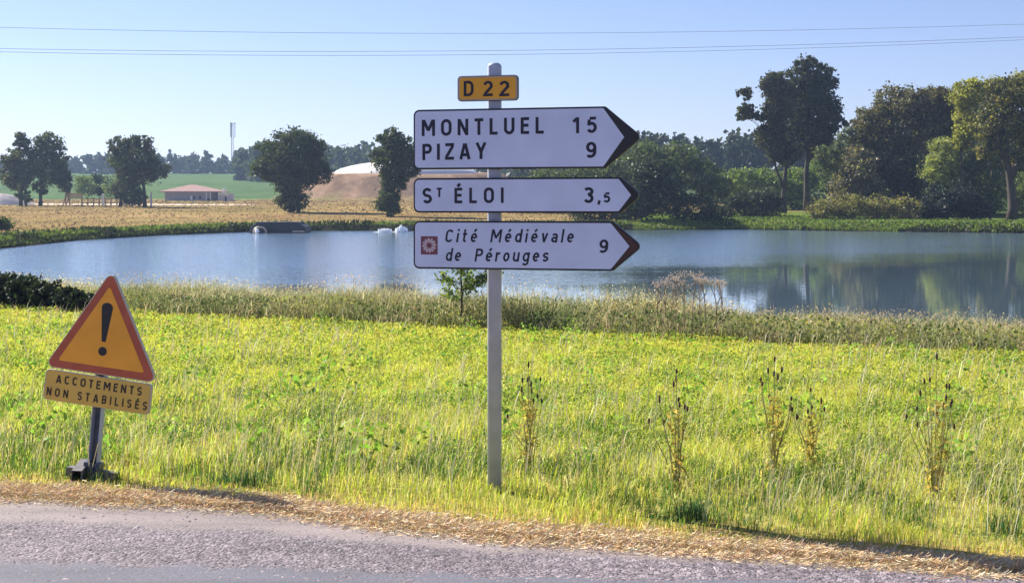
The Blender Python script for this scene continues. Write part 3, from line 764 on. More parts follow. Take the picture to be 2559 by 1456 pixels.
def farm_building():
    D = 300; k = D/F/3.205         # metres per pixel of the full photograph
    x0 = (516/3.205-512)/F*D; zb = Hs(x0+6, D)-0.1
    root = empty('farm_building', (x0, D, zb), (0, 0, 0))
    tag(root, 'low grey farm building with a pink hipped roof on the far field', 'building')
    W = 190*k; dpt = 8.0
    hwall = 32*k; zz = 0.0
    mb = MB(); mb.box(0.8, W-2.0, 0, dpt, -1.0, hwall); mb.build('wall', M_wall, root)
    r = MB()
    zt = hwall + 22*k; ov = .5
    e = [(0.2-.6, -ov), (W+0.2, -ov), (W+0.2, dpt+ov), (-.4, dpt+ov)]
    ra = (78*k, dpt/2); rb = (98*k, dpt/2)
    v = [(p[0], p[1], hwall+.02) for p in e] + [(ra[0], ra[1], zt), (rb[0], rb[1], zt)] + [(p[0], p[1], hwall-.16) for p in e]
    r.add(v, [(0,1,5,4), (1,2,5), (2,3,4,5), (3,0,4), (0,6,7,1), (1,7,8,2), (2,8,9,3), (3,9,6,0), (6,9,8,7)])
    roof = r.build('roof', M_roof, root)
    def open_(nm, a, b, z0, z1, mat, dy=0.03, par=root):
        q = MB(); q.box(a, b, -dy, 0.05, z0, z1); return q.build(nm, mat, par)
    X = lambda zx: (zx/9.84-16)*k
    Z = lambda zy: hwall - (zy-450)/9.84*k
    for a in (1185, 1365):
        w = open_('window', X(a), X(a+52), Z(705), Z(590), M_dark, .04)
        open_('sill', X(a-8), X(a+60), Z(718), Z(706), M_pale, .07, w)
    open_('shutter', X(1085), X(1140), Z(760), Z(590), M_wht, .05)
    open_('pilaster', X(1560), X(1615), Z(820), Z(470), M_pale, .08)
    # arched door
    q = MB(); pts = [(X(1600), Z(835)), (X(1710), Z(835)), (X(1710), Z(720))] + [(X(1655)+55/9.84*k*math.cos(t), Z(720)+55/9.84*k*math.sin(t)) for t in np.linspace(0.3, 2.84, 6)] + [(X(1600), Z(720))]
    q.prism(pts, -.05, .04); q.build('door', M_dark, root)
    # porch with dark bay and pale posts
    q = MB(); q.box(X(1890), X(1965), -.06, .1, Z(850), Z(480)); q.build('doorway', M_dark, root)
    for a in (1740, 1990, 2120, 2300):
        q = MB(); q.box(X(a), X(a+34), -1.2, -.9, Z(880), Z(480 if a < 2200 else 520)); q.build('post', M_pale, root)
    q = MB(); q.box(X(2000), X(2370), -.8, 3, Z(850), Z(520)); q.build('lean_to', M_pale, root)
    q = MB(); q.box(X(2200), X(2250), -.86, -.7, Z(840), Z(600)); q.build('doorway', M_dark, root)
    q = MB(); q.tube([(X(2150), -1, Z(560)), (X(2150), -1, Z(420))], .09, 6); q.tube([(X(2150), -1, Z(500)), (X(2230), -1.1, Z(505))], .07, 6)
    q.ellipsoid((X(2190), -1.1, Z(400)), (.45, .2, .3)); q.build('dish_antenna', M_wht, root)
farm_building()

def dome():
    D = 335; cx = -25.5
    zb = CH + (HY-177)/F*(D-16)
    root = empty('membrane_dome', (cx, D, zb)); tag(root, 'large smooth white membrane dome on a brown earth bank', 'dome')
    V = []; Fq = []
    nu, nv = 48, 10; rx, ry, rz = 18.3, 15.0, 4.2
    mb = MB()
    for j in range(nv+1):
        ph = math.pi/2*j/nv
        for i in range(nu):
            th = 2*math.pi*i/nu
            mb.v.append((rx*math.sin(ph)**.9*math.cos(th), ry*math.sin(ph)**.9*math.sin(th), rz*math.cos(ph)))
    for j in range(nv):
        for i in range(nu):
            i2 = (i+1) % nu; mb.f.append((j*nu+i, (j+1)*nu+i, (j+1)*nu+i2, j*nu+i2))
    mb.build('membrane', M_memb, root, smooth=True)
    q = MB()
    pts = [(18.8*math.cos(t), 15.2*math.sin(t), -.1) for t in np.linspace(0, 2*math.pi, 41)]
    q.tube(pts, .35, 6, cap=False); q.build('edge_ring', M_wht, root)
    # base wall
    q = MB(); a = [(18.3*math.cos(t), 14.7*math.sin(t)) for t in np.linspace(0, 2*math.pi, 33)[:-1]]
    n = len(a)
    q.add([(p[0], p[1], -2.5) for p in a] + [(p[0], p[1], -.05) for p in a], [(i, (i+1) % n, n+(i+1) % n, n+i) for i in range(n)])
    q.build('tank_wall', M_pale, root)
dome()

def mast():
    D = 700; b = Q(580, 385, D); zt = Q(580, 305, D).z
    z0 = Hs(b.x, D); root = empty('lattice_mast', (b.x, D, z0)); tag(root, 'thin lattice telecom mast with antennas above the far wood', 'mast')
    Hh = zt - z0; mb = MB(); legs = []
    def leg(t, k):
        w = .85*(1-t)+.5*t; a = k*2*math.pi/3+.3
        return Vector((math.cos(a)*w, math.sin(a)*w, Hh*.97*t))
    for k in range(3):
        q = MB(); q.tube([leg(0, k), leg(1, k)], .10, 5); q.build('leg', M_dsteel, root)
    nb = 22
    for i in range(nb):
        for k in range(3):
            mb.tube([leg(i/nb, k), leg((i+1)/nb, (k+1) % 3)], .06, 4, cap=False)
    mb.build('bracing', M_dsteel, root)
    q = MB(); q.tube([(0, 0, Hh*.9), (0, 0, Hh*1.0)], .12, 6); q.build('pole', M_galv, root)
    for k in range(3):
        a = k*2*math.pi/3 + .1
        q = MB(); cx, cy = 1.35*math.cos(a), 1.35*math.sin(a)
        q.tube([(cx, cy, Hh-7.5), (cx, cy, Hh)], [.14, .2], 6); q.tube([(cx*.5, cy*.5, Hh-7.8), (cx, cy, Hh-6.6)], .1, 5)
        q.tube([(0, 0, Hh-.6), (cx, cy, Hh-.6)], .12, 5)
        q.build('antenna', M_dsteel, root)
mast()

def outlet():
    D = 124.0; c = Q(693, 596, D); zb = -0.95
    root = empty('concrete_outlet', (c.x, D, zb)); tag(root, 'dark trapezoid concrete outlet at the far waterline', 'outlet')
    k = D/F/4.412/3.205*1.0
    X = lambda zx: ((760+zx/4.412)/3.205-512)/F*D - c.x
    Z = lambda zy: CH - ((680+zy/4.412)/3.205-HY)/F*D - zb
    q = MB(); q.prism([(X(150), 0), (X(200), Z(200)), (X(275), Z(140)), (X(855), Z(140)), (X(965), Z(205)), (X(965), 0)], 0, 3.5); q.build('headwall', M_conc, root, bevel=.04)
    q = MB(); q.box(X(262), X(868), -.12, 3.6, Z(148), Z(134)); q.build('coping', M_conc, root)
    q = MB(); pts = [(X(330)+.55*math.cos(t), -.25, Z(270)+.42*math.sin(t)) for t in np.linspace(-.2, 3.34, 10)]
    q.tube(pts, .09, 6); q.build('pipe_hoop', M_buff, root)
    q = MB(); q.box(X(795), X(955), -.5, -.05, Z(275), Z(255)); q.build('ledge', M_buff, root)
    b = MB(); b.ellipsoid((0, 0, 0), (.2, .2, .2), 14, 8)
    o = b.build('buoy', M_wht, None, smooth=True); o.location = (c.x + X(322), D-1.4, WZ+.2); tag(o, 'small white ball float in front of the dark outlet', 'buoy')
outlet()

def aerators():
    for (dx, tall, lab) in ((962, .55, 'low flat patch of white foam thrown up on the pond, left of the dark cabinet'), (1003, 1.15, 'taller cone of white foam splashing up right beside the dark cabinet')):
        D = 127; c = Q(dx, 580, D)
        root = empty('aerator', (c.x, D, WZ)); tag(root, lab, 'aerator', 'splashing pond aerators')
        q = MB(); rs = random.Random(int(dx))
        for i in range(150):
            a = rs.uniform(0, 6.28); r = rs.uniform(0, 1)**.6*.6; hh = .6*tall*(1-r)**(1.0 if tall > 1 else .4)
            q.ellipsoid((r*math.cos(a), r*math.sin(a)*.6, hh*rs.uniform(.05, .85)), (rs.uniform(.04, .13), .08, rs.uniform(.04, .12)+hh*.08), 7, 5)
        q.build('foam', M_foam, root, smooth=True)
        q = MB(); q.ellipsoid((0, 0, .0), (1.1, .5, .05), 16, 4); q.build('foam_skirt', M_foam, root, smooth=True)
    D = 134; c = Q(1018, 560, D); g = Hs(c.x, D)
    root = empty('electric_cabinet', (c.x, D, g)); tag(root, 'small dark cabinet on a post at the far water edge', 'cabinet')
    q = MB(); q.tube([(0, 0, -.3), (0, 0, .6)], .08, 6); q.build('post', M_dsteel, root)
    q = MB(); q.box(-.36, .36, -.2, .2, .35, 1.15); q.build('housing', M_conc, root, bevel=.03)
aerators()

def left_yard():
    D = 216
    g = lambda dx, dd=D: Hs((dx/2.498-512)/F*dd, dd)
    # pale farm track
    n = 60; xs = np.linspace(-95, -42, n); y0 = 222 + 0.05*(xs+60)
    V = np.concatenate([np.stack([xs, y0, H(xs, y0)+.03], 1), np.stack([xs, y0+9, H(xs, y0+9)+.03], 1)])
    i = np.arange(n-1)
    o = link('farm_track', np_mesh('farm_track', V, [np.stack([i, i+1, i+1+n, i+n], 1)], M_track)); tag(o, kind='structure')
    # gravel heap
    c = Q(5, 505, D+6); gz = Hs(c.x, D+6)
    mb = MB(); rs = random.Random(4); nu = 26; nv = 7
    for j in range(nv+1):
        for i_ in range(nu):
            r = j/nv; a = 2*math.pi*i_/nu; rr = r*(1+.12*math.sin(3*a+1))
            mb.v.append((5.2*rr*math.cos(a), 3*rr*math.sin(a), 1.9*(1-r**1.3)+rs.uniform(-.06, .06)-.1))
    for j in range(nv):
        for i_ in range(nu):
            i2 = (i_+1) % nu; mb.f.append((j*nu+i_, (j+1)*nu+i_, (j+1)*nu+i2, j*nu+i2))
    o = mb.build('gravel_heap', M_gheap, None, smooth=True); o.location = (c.x, D+6, gz); tag(o, 'pale grey heap of gravel at the left picture edge beyond the field', 'heap')
    # notice board
    c = Q(190, 500, D); gz = Hs(c.x, D)
    root = empty('notice_board', (c.x, D, gz)); tag(root, 'pale wooden board on posts between the field trees', 'board')
    for s in (-1.6, -1.0, .9): 
        q = MB(); q.box(s-.09, s+.09, -.09, .09, -.3, 1.9); q.build('post', M_wood, root)
    for z in (1.15, 1.55):
        q = MB(); q.box(-1.7, 1.1, -.14, -.09, z, z+.36); q.build('board', M_board, root)
    # trestle
    c = Q(170, 505, D-4); gz = Hs(c.x, D-4)
    root = empty('wooden_trestle', (c.x, D-4, gz)); tag(root, 'leaning wooden trestle beside the second tree from the left', 'trestle')
    for (a, b) in (((-.9, 0, -.2), (-.2, 0, 2.1)), ((.35, 0, -.2), (-.1, 0, 2.1)), ((-.9, 1.5, -.2), (-.2, 1.5, 2.1))):
        q = MB(); q.tube([a, b], .1, 6); q.build('leg', M_wood, root)
    q = MB(); q.tube([(-.15, -.2, 2.1), (-.15, 1.7, 2.1)], .1, 6); q.build('beam', M_wood, root)
    # post and rail fence
    a = Q(205, 505, D+3); b = Q(292, 505, D+3)
    root = empty('rail_fence', (a.x, D+3, Hs(a.x, D+3))); tag(root, 'low wooden post and rail fence in front of the round shrub', 'fence')
    L = b.x - a.x
    for k in range(7):
        x = L*k/6; zz = Hs(a.x+x, D+3) - root.location.z
        q = MB(); q.box(x-.09, x+.09, -.09, .09, zz-.3, zz+1.25); q.build('post', M_wood, root)
    for z in (.35, .95):
        for k in range(3):
            q = MB(); q.box(L*k/3+.02, L*(k+1)/3-.02, -.14, -.095, z, z+.14); q.build('rail', M_wood, root)
    q = MB(); q.box(-.17, .17, -.1, .1, -.3, 1.9)
    c = Q(257, 500, D+1); o = q.build('white_post', M_wht); o.location = (c.x, D+1, Hs(c.x, D+1)); tag(o, 'short white post standing before the round dark shrub', 'post')
    c = Q(362, 500, 203); q = MB(); q.box(-.12, .12, -.1, .1, -.3, 2.2); o = q.build('white_post', M_pale); o.location = (c.x+.9, 203, Hs(c.x+.9, 203)); tag(o, 'pale post right of the trunk of the wide field tree', 'post')
left_yard()

# ------------------------------------------------------------------ overhead wires
M_wire = principled('weathered_cable', (0.34, 0.40, 0.50), .5)
def wire(p, lab, D):
    q = np.polyfit([a for a, b in p], [b for a, b in p], 2)
    mb = MB(); mb.tube([Q(x, np.polyval(q, x), D) for x in np.linspace(-1500, 4100, 90)], .009, 5)
    o = mb.build('overhead_wire', M_wire, None, smooth=True); tag(o, lab, 'wire', 'overhead wires crossing the sky')
wire([(0, 68), (1240, 83), (2558, 60)], 'topmost single overhead wire', 46)
wire([(0, 121), (1240, 126), (2558, 92)], 'upper wire of the close lower pair', 45)
wire([(0, 129), (1240, 136), (2558, 99)], 'lowest wire of the close lower pair', 46)

# ------------------------------------------------------------------ stroke lettering
T = 0.165
def arc(cx, cy, rx, ry, a0, a1, n=12):
    return [(cx+rx*math.cos(math.radians(a0+(a1-a0)*i/n)), cy+ry*math.sin(math.radians(a0+(a1-a0)*i/n))) for i in range(n+1)]
a_ = T/2; t1 = 1-a_
def rrect(w, y0, y1, r): # closed rounded loop
    x0, x1 = a_, w-a_
    return arc(x1-r, y1-r, r, r, 0, 90, 5)+arc(x0+r, y1-r, r, r, 90, 180, 5)+arc(x0+r, y0+r, r, r, 180, 270, 5)+arc(x1-r, y0+r, r, r, 270, 360, 5)+[(x1, y1-r)]
GL = {}
GL['M'] = (.84, [[(a_,0),(a_,1)], [(.84-a_,0),(.84-a_,1)], [(.12,.97),(.42,.33)], [(.72,.97),(.42,.33)]])
GL['N'] = (.66, [[(a_,0),(a_,1)], [(.66-a_,0),(.66-a_,1)], [(a_+.02,.94),(.66-a_-.02,.06)]])
GL['O'] = (.66, [rrect(.66, a_, t1, .24)])
GL['T'] = (.56, [[(0,t1),(.56,t1)], [(.28,0),(.28,1-T)]])
GL['L'] = (.50, [[(a_,0),(a_,1)], [(T,a_),(.5,a_)]])
GL['U'] = (.64, [[(a_,1)]+arc(.32,.32,.32-a_,.32-a_,180,360,10)+[(.64-a_,1)]])
GL['E'] = (.52, [[(a_,0),(a_,1)], [(T,a_),(.52,a_)], [(T,.52),(.48,.52)], [(T,t1),(.52,t1)]])
GL['É'] = (.52, GL['E'][1] + [[(.20,1.09),(.38,1.27)]])
GL['P'] = (.60, [[(a_,0),(a_,1)], [(T,t1),(.33,t1)]+arc(.33,.70,.60-a_-.33,t1-.70,90,-90,8)+[(T,.70-(t1-.70))]])
GL['I'] = (T, [[(a_,0),(a_,1)]])
GL['Z'] = (.58, [[(.02,t1),(.58,t1)], [(0,a_),(.58,a_)], [(.50,1-T),(.09,T)]])
GL['A'] = (.70, [[(a_,0),(.35-.02,.97)], [(.70-a_,0),(.35+.02,.97)], [(.18,.28),(.52,.28)]])
GL['Y'] = (.66, [[(.07,1),(.33,.44)], [(.59,1),(.33,.44)], [(.33,0),(.33,.48)]])
def S_(w):
    c = w/2; r = .5*(t1-.5)
    return [arc(c, .5+r, w/2-a_, r, 25, 90, 4)+arc(c, .5+r, w/2-a_, r, 90, 262, 10)[1:]+arc(c, .5-r, w/2-a_, r, 82, -90, 10)+arc(c, .5-r, w/2-a_, r, -90, -155, 4)[1:]]
GL['S'] = (.60, S_(.60))
GL['C'] = (.60, [arc(.30,.70,.30-a_,.30-a_,20,180,10)+arc(.30,.30,.30-a_,.30-a_,180,340,10)])
GL['B'] = (.60, [[(a_,0),(a_,1)], [(T,t1),(.34,t1)]+arc(.34,.71,.18,t1-.71,90,-90,8)+[(T,.505)], [(.34,.505)]+arc(.34,.29,.60-a_-.34,.29-a_,90,-90,8)+[(T,a_)]])
GL['D'] = (.64, [[(a_,0),(a_,1)], [(T,t1),(.30,t1)]+arc(.30,.64,.64-a_-.30,t1-.64,90,0,7)+arc(.30,.36,.64-a_-.30,.36-a_,0,-90,7)+[(T,a_)]])
GL['1'] = (.34, [[(.34-a_,0),(.34-a_,1)], [(.30-a_,.93),(0,.72)]])
GL['5'] = (.58, [[(T-.01,t1),(.54,t1)], [(.04+a_,1-T),(a_+.02,.47)], [(a_,.52)]+arc(.27,.34,.58-a_-.27,.34-a_,100,-150,14)])
GL['9'] = (.58, [arc(.29,.67,.29-a_,t1-.67,0,360,18), arc(.29,.67,.29-a_,t1-.67,0,-20,3)[:1]+[(.58-a_,.5)]+arc(.24,.40,.34-a_,.40-a_,-10,-130,9)])
GL['3'] = (.58, [arc(.28,.735,.22,t1-.735,150,-80,11)+[(.24,.565)], [(.30,.545)]+arc(.28,.30,.30-a_,.30-a_,75,-155,13)])
GL['2'] = (.58, [arc(.29,.69,.29-a_,t1-.69,165,-25,11)+[(.12,T)], [(0,a_),(.58,a_)]])
GL[','] = (.20, [[(.14,.12),(.06,-.22)]])
xh = .72
def oc(w, extra=[]): return [arc(w/2, xh/2, w/2-a_, xh/2-a_, 0, 360, 18)] + extra
GL['o'] = (.52, oc(.52))
GL['e'] = (.52, [[(.14,xh/2),(.40,xh/2)], arc(.26,xh/2,.26-a_,xh/2-a_,-5,315,18)])
GL['é'] = (.52, GL['e'][1] + [[(.24,.82),(.38,1.02)]])
GL['i'] = (T, [[(a_,0),(a_,xh)], [(a_,.86),(a_,1.02)]])
GL['t'] = (.36, [[(.14,1)]+arc(.26,.2,.12,.2-a_,180,290,6), [(0,xh-a_),(.34,xh-a_)]])
GL['d'] = (.54, [arc(.27,xh/2,.27-a_,xh/2-a_,20,340,16), [(.54-a_,0),(.54-a_,1.03)]])
GL['v'] = (.50, [[(.07,xh),(.25,.03)], [(.43,xh),(.25,.03)]])
GL['a'] = (.50, [[(.50-a_,0),(.50-a_,.48)], arc(.26,.48,.24-a_+.0,xh-.48-a_,0,160,8), arc(.26,.23,.26-a_,.23-a_,20,345,14)])
GL['l'] = (T, [[(a_,0),(a_,1.03)]])
GL['r'] = (.36, [[(a_,0),(a_,xh)], arc(.30,.42,.22,xh-.42-a_,170,75,6)])
GL['u'] = (.52, [[(a_,xh)]+arc(.26,.26,.26-a_,.26-a_,180,360,9), [(.52-a_,0),(.52-a_,xh)]])
GL['g'] = (.54, [arc(.27,xh/2,.27-a_,xh/2-a_,20,340,16), [(.54-a_,xh)]+arc(.27,-.06,.27-a_,.16,0,-155,8)])
def s_(w):
    c = w/2; r = (xh-T)/4; m = xh/2
    return [arc(c, m+r, w/2-a_, r, 20, 262, 12)+arc(c, m-r, w/2-a_, r, 82, -160, 12)]
GL['s'] = (.48, s_(.48))

def stroke_mesh(mb, pts, half, y, dy, xf):
    pts = [Vector(p) for p in pts]
    q = [pts[0]]
    for p in pts[1:]:
        if (p-q[-1]).length > 1e-4: q.append(p)
    closed = (q[0]-q[-1]).length < 1e-3 and len(q) > 3
    if closed: q = q[:-1]
    n = len(q); L = []; Rr = []
    for i in range(n):
        a = q[i-1] if (i > 0 or closed) else None
        b = q[(i+1) % n] if (i < n-1 or closed) else None
        d1 = (q[i]-a).normalized() if a is not None else None
        d2 = (b-q[i]).normalized() if b is not None else None
        if d1 is None: d1 = d2
        if d2 is None: d2 = d1
        n1 = Vector((-d1.y, d1.x)); n2 = Vector((-d2.y, d2.x))
        m = (n1+n2)
        m = m.normalized() if m.length > 1e-3 else n1
        s = half/max(m.dot(n1), .5)
        L.append(q[i]+m*s); Rr.append(q[i]-m*s)
    b0 = len(mb.v)
    for lst, yy in ((L, y), (Rr, y), (L, y+dy), (Rr, y+dy)):
        for p in lst:
            X, Z = xf(p.x, p.y); mb.v.append((X, yy, Z))
    segs = n if closed else n-1
    for i in range(segs):
        j = (i+1) % n
        mb.f.append((b0+i, b0+j, b0+n+j, b0+n+i))
        mb.f.append((b0+i, b0+2*n+i, b0+2*n+j, b0+j))
        mb.f.append((b0+n+i, b0+n+j, b0+3*n+j, b0+3*n+i))

def text(parent, s, x0, x1, zb0, zb1, cap, y, italic=0.0, bold=1.0, gw=1.0, post=None, mat=None):
    """letters from x0 to x1 on a base line running zb0..zb1; the gaps take up the slack"""
    ws = sum(GL[c][0]*cap*gw for c in s if c != ' '); nsp = s.count(' ')
    gaps = len(s)-1-nsp*2
    tot = gaps + nsp*2.6
    g = (x1-x0-ws)/max(tot, 1) if len(s) > 1 else 0
    x = x0
    for k, c in enumerate(s):
        if c == ' ':
            x += g*1.6; continue
        w, st = GL[c]
        m1 = MB()
        for i, pts in enumerate(st):
            xb = x
            def xf(px, pz, xb=xb):
                X = xb + px*cap*gw + italic*pz*cap
                return X, zb0 + (zb1-zb0)*(X-x0)/max(x1-x0, 1e-6) + pz*cap
            stroke_mesh(m1, pts, a_*bold, y - 0.0003*(i+1), 0.0003*(i+1)+.0006, xf)
        if post: m1.v = post(m1.v)
        m1.build('letter', mat or M_ink, parent)
        x += w*cap*gw + g

# ------------------------------------------------------------------ direction sign assembly
YAW = math.radians(-15)
cs15, sn15 = math.cos(YAW), -math.sin(YAW)
D0 = 8.0; X0 = (494.5-512)/F*8.07
def uv(px, py):
    k = (px-512)/F
    u = (k*D0 - X0)/(cs15 + k*sn15)
    D = D0 - u*sn15
    return u, CH - (py-HY)/F*D
def zuv(zx, zy): return uv(402.5+zx*.1543, 56.16+zy*.1543)
def arrow_outline(x0, x1, xt, z0, z1, r, tipr):
    """rounded left corners, blunt tip on the right; counter-clockwise in (x,z)"""
    zm = (z0+z1)/2
    pts = []
    def corner(A, B, C, rad, n=5):
        A, B, C = Vector(A), Vector(B), Vector(C)
        d1 = (A-B).normalized(); d2 = (C-B).normalized()
        ang = d1.angle(d2); t = rad/math.tan(ang/2)
        c = B + (d1+d2).normalized()*(rad/math.sin(ang/2))
        p1 = B+d1*t; p2 = B+d2*t
        a0 = math.atan2(p1.y-c.y, p1.x-c.x); a1 = math.atan2(p2.y-c.y, p2.x-c.x)
        while a1-a0 > math.pi: a1 -= 2*math.pi
        while a1-a0 < -math.pi: a1 += 2*math.pi
        return [(c.x+rad*math.cos(a0+(a1-a0)*i/n), c.y+rad*math.sin(a0+(a1-a0)*i/n)) for i in range(n+1)]
    loop = [((x0, z0), r), ((x1, z0), .012), ((xt, zm), tipr), ((x1, z1), .012), ((x0, z1), r)]
    n = len(loop)
    for i in range(n):
        pts += corner(loop[i-1][0], loop[i][0], loop[(i+1) % n][0], loop[i][1])
    return pts

def pole_parts():
    rootz = Hs(X0, 8.07)
    root = empty('sign_pole', (X0, 8.07, rootz), (0, 0, math.radians(6)))
    tag(root, 'tall square galvanised steel pole carrying the direction signs', 'pole')
    mb = MB(); w = .039; r = .017; pts = []
    for cx, cy, a0 in ((w-r, w-r, 0), (-w+r, w-r, 90), (-w+r, -w+r, 180), (w-r, -w+r, 270)):
        for i in range(6):
            a = math.radians(a0+90*i/5); pts.append((cx+r*math.cos(a), cy+r*math.sin(a)))
    n = len(pts); zt = CH-(66-HY)/F*8.07 - rootz
    for z in (-.4, zt): mb.v += [(p[0], p[1], z) for p in pts]
    mb.f += [(i, (i+1) % n, n+(i+1) % n, n+i) for i in range(n)] + [tuple(range(n))[::-1]]
    sh = mb.build('shaft', M_galv, root, smooth=False)
    me = sh.data
    for p in me.polygons: p.use_smooth = len(p.vertices) == 4
    q = MB(); q.ellipsoid((0, 0, zt), (.040, .040, .022), 16, 8); q.build('end_cap', M_galv, root, smooth=True)
    return root, rootz
sp_root, sp_z = pole_parts()

def dir_sign(name, label, x0p, x1p, xtp, zt_px, zb_px, xin, ystart, fill, lettering, emblem=False, tip_fill=None):
    u0, _ = uv(x0p, 200); u1, _ = uv(x1p, 200); ut, _ = uv(xtp, 200)
    # heights averaged left and right
    z1 = (uv(x0p, zt_px[0])[1] + uv(x1p, zt_px[1])[1])/2; z0 = (uv(x0p, zb_px[0])[1] + uv(x1p, zb_px[1])[1])/2
    root = empty(name, (X0, 8.07, 0), (0, 0, YAW)); root.location.z = z0
    # panel plane: D0 at u=0, i.e. local y = -(8.07-8.0)*cos
    yf = -0.07/ math.cos(YAW)
    tag(root, label, 'sign', 'direction signs on the galvanised pole')
    tilt = 0.0
    q = MB(); q.prism(arrow_outline(u0, u1, ut, 0, z1-z0, .035, .03), yf, yf+.028); q.build('panel', M_black, root, bevel=.002)
    b = .0105
    ui, _ = uv(xin, 200)
    if tip_fill is not None:
        q = MB(); o1 = arrow_outline(u0+b*2, u1-.002, ut-b*1.3, b*1.1, z1-z0-b*1.1, .026, .026)
        q.prism(o1, yf-.0015, yf+.004); q.build('arrow_tip', tip_fill, root)
        q = MB(); k = .007; q.prism(arrow_outline(u0+b, u1-.006-.0, ui+k, b-.001, z1-z0-b+.001, .026, .004), yf-.0025, yf+.004); q.build('arrow_edge', M_black, root)
    q = MB(); q.prism(arrow_outline(u0+b, u1-.010, ui, b, z1-z0-b, .026, .003), yf-.0035, yf+.004); q.build('face', fill, root)
    ty = yf-.0042
    for (s, zx0, zx1, zyb0, zyb1, zyt, it, bold, gw) in lettering:
        a = zuv(zx0, zyb0); c = zuv(zx1, zyb1)
        cap = zuv(zx0, zyt)[1] - a[1]
        text(root, s, a[0], c[0], a[1]-z0, c[1]-z0, cap, ty, it, bold*1.12, gw)
    for s in (-.25, .25):      # clamp behind the panel
        zc = (z1-z0)*(.5+s*.9)
        q = MB(); q.box(-.055, .055, yf+.029, .045, zc-.014, zc+.014); q.build('clamp', M_galv, root)
    q = MB()
    for s in (.03, (z1-z0)-.03-.02): q.box(u0+.03, u1-.03, yf+.0285, yf+.05, s, s+.02)
    q.build('stiffener', M_galv, root)
    if emblem:
        a = zuv(142, 1282); c = zuv(250, 1165)
        q = MB(); q.box(a[0], c[0], yf-.0048, yf-.003, a[1]-z0, c[1]-z0); em = q.build('emblem', M_maroon, root)
        cx, cz = (a[0]+c[0])/2, (a[1]+c[1])/2-z0; rr = (c[0]-a[0])/2
        q = MB()
        for k in range(12):
            t = 2*math.pi*k/12+.1; d = Vector((math.cos(t), math.sin(t))); p = Vector((-d.y, d.x))
            pl = [d*rr*.30-p*rr*.045, d*rr*.62-p*rr*.15, d*rr*.80-p*rr*.11, d*rr*.86, d*rr*.80+p*rr*.11, d*rr*.62+p*rr*.15, d*rr*.30+p*rr*.045]
            q.prism([(cx+v.x, cz+v.y) for v in pl], yf-.0054, yf-.0047)
        q.build('petal_ring', M_petal, em)
    return root
dir_sign('direction_sign', 'large top arrow sign reading MONTLUEL 15 and PIZAY 9', 416.7, 608.5, 645.5, (110.4, 105.3), (170.2, 167.1), 627.5, 0, M_white,
         [('MONTLUEL', 148, 938, 517, 500, 412, 0, 1.0, 1.0), ('PIZAY', 152, 565, 673, 664, 568, 0, 1.0, 1.0), ('15', 1130, 1281, 499, 495, 396, 0, 1.0, 1.05), ('9', 1213, 1281, 657, 657, 555, 0, 1.0, 1.12)])
dir_sign('direction_sign', 'slim middle arrow sign reading St Éloi 3,5', 416.7, 623.8, 645.0, (178.5, 176.0), (212.6, 212.6), 634.5, 0, M_white,
         [('S', 153, 217, 952, 952, 853, 0, 1.0, 1.05), ('T', 245, 281, 912, 912, 852, 0, 1.15, 1.0), ('ÉLOI', 360, 677, 951, 949, 852, 0, 1.0, 1.0), ('3', 1198, 1260, 949, 949, 848, 0, 1.0, 1.07), (',', 1288, 1306, 942, 942, 860, 0, 1.1, 1.0), ('5', 1327, 1368, 946, 946, 882, 0, 1.1, 1.1)])
dir_sign('direction_sign', 'lowest arrow sign with brown tip reading Cité Médiévale de Pérouges 9', 416.7, 616.0, 645.8, (221.2, 220.0), (268.2, 270.6), 633.0, 0, M_white,
         [('Cité', 296, 502, 1204, 1204, 1120, .16, .82, 1.0), ('Médiévale', 590, 1128, 1204, 1206, 1120, .16, .82, 1.0), ('de', 298, 398, 1325, 1326, 1243, .16, .82, 1.0), ('Pérouges', 488, 965, 1328, 1330, 1244, .16, .82, 1.0), ('9', 1296, 1356, 1272, 1272, 1186, .06, .95, 1.15)],
         emblem=True, tip_fill=M_brown)

def d22():
    a = zuv(375, 292); c = zuv(768, 118)
    root = empty('road_number_sign', (X0, 8.07, a[1]), (0, 0, YAW)); tag(root, 'small orange plate reading D 22 near the top of the pole', 'sign')
    yf = -.066
    def rr(x0, x1, z0, z1, r):
        o = []
        for cx, cz, a0 in ((x1-r, z1-r, 0), (x0+r, z1-r, 90), (x0+r, z0+r, 180), (x1-r, z0+r, 270)):
            for i in range(6):
                t = math.radians(a0+90*i/5); o.append((cx+r*math.cos(t), cz+r*math.sin(t)))
        return o
    h = c[1]-a[1]
    q = MB(); q.prism(rr(a[0], c[0], 0, h, .022), yf, yf+.024); q.build('plate', M_black, root, bevel=.002)
    q = MB(); q.prism(rr(a[0]+.003, c[0]-.003, .003, h-.003, .020), yf-.001, yf+.004); q.build('rim', M_buff, root)
    q = MB(); q.prism(rr(a[0]+.014, c[0]-.014, .012, h-.012, .014), yf-.002, yf+.004); q.build('face', M_orange, root)
    for s, x0, x1 in (('D', 417, 480), ('2', 543, 605), ('2', 647, 712)):
        p = zuv(x0, 259); r_ = zuv(x1, 257); cap = zuv(x0, 160)[1]-p[1]
        text(root, s, p[0], r_[0], p[1]-a[1], p[1]-a[1]+.001, cap, yf-.003, 0, 1.05, (r_[0]-p[0])/(GL[s][0]*cap))
    q = MB(); q.box(-.05, .05, yf+.025, .045, h*.35, h*.55); q.build('clamp', M_galv, root)
d22()

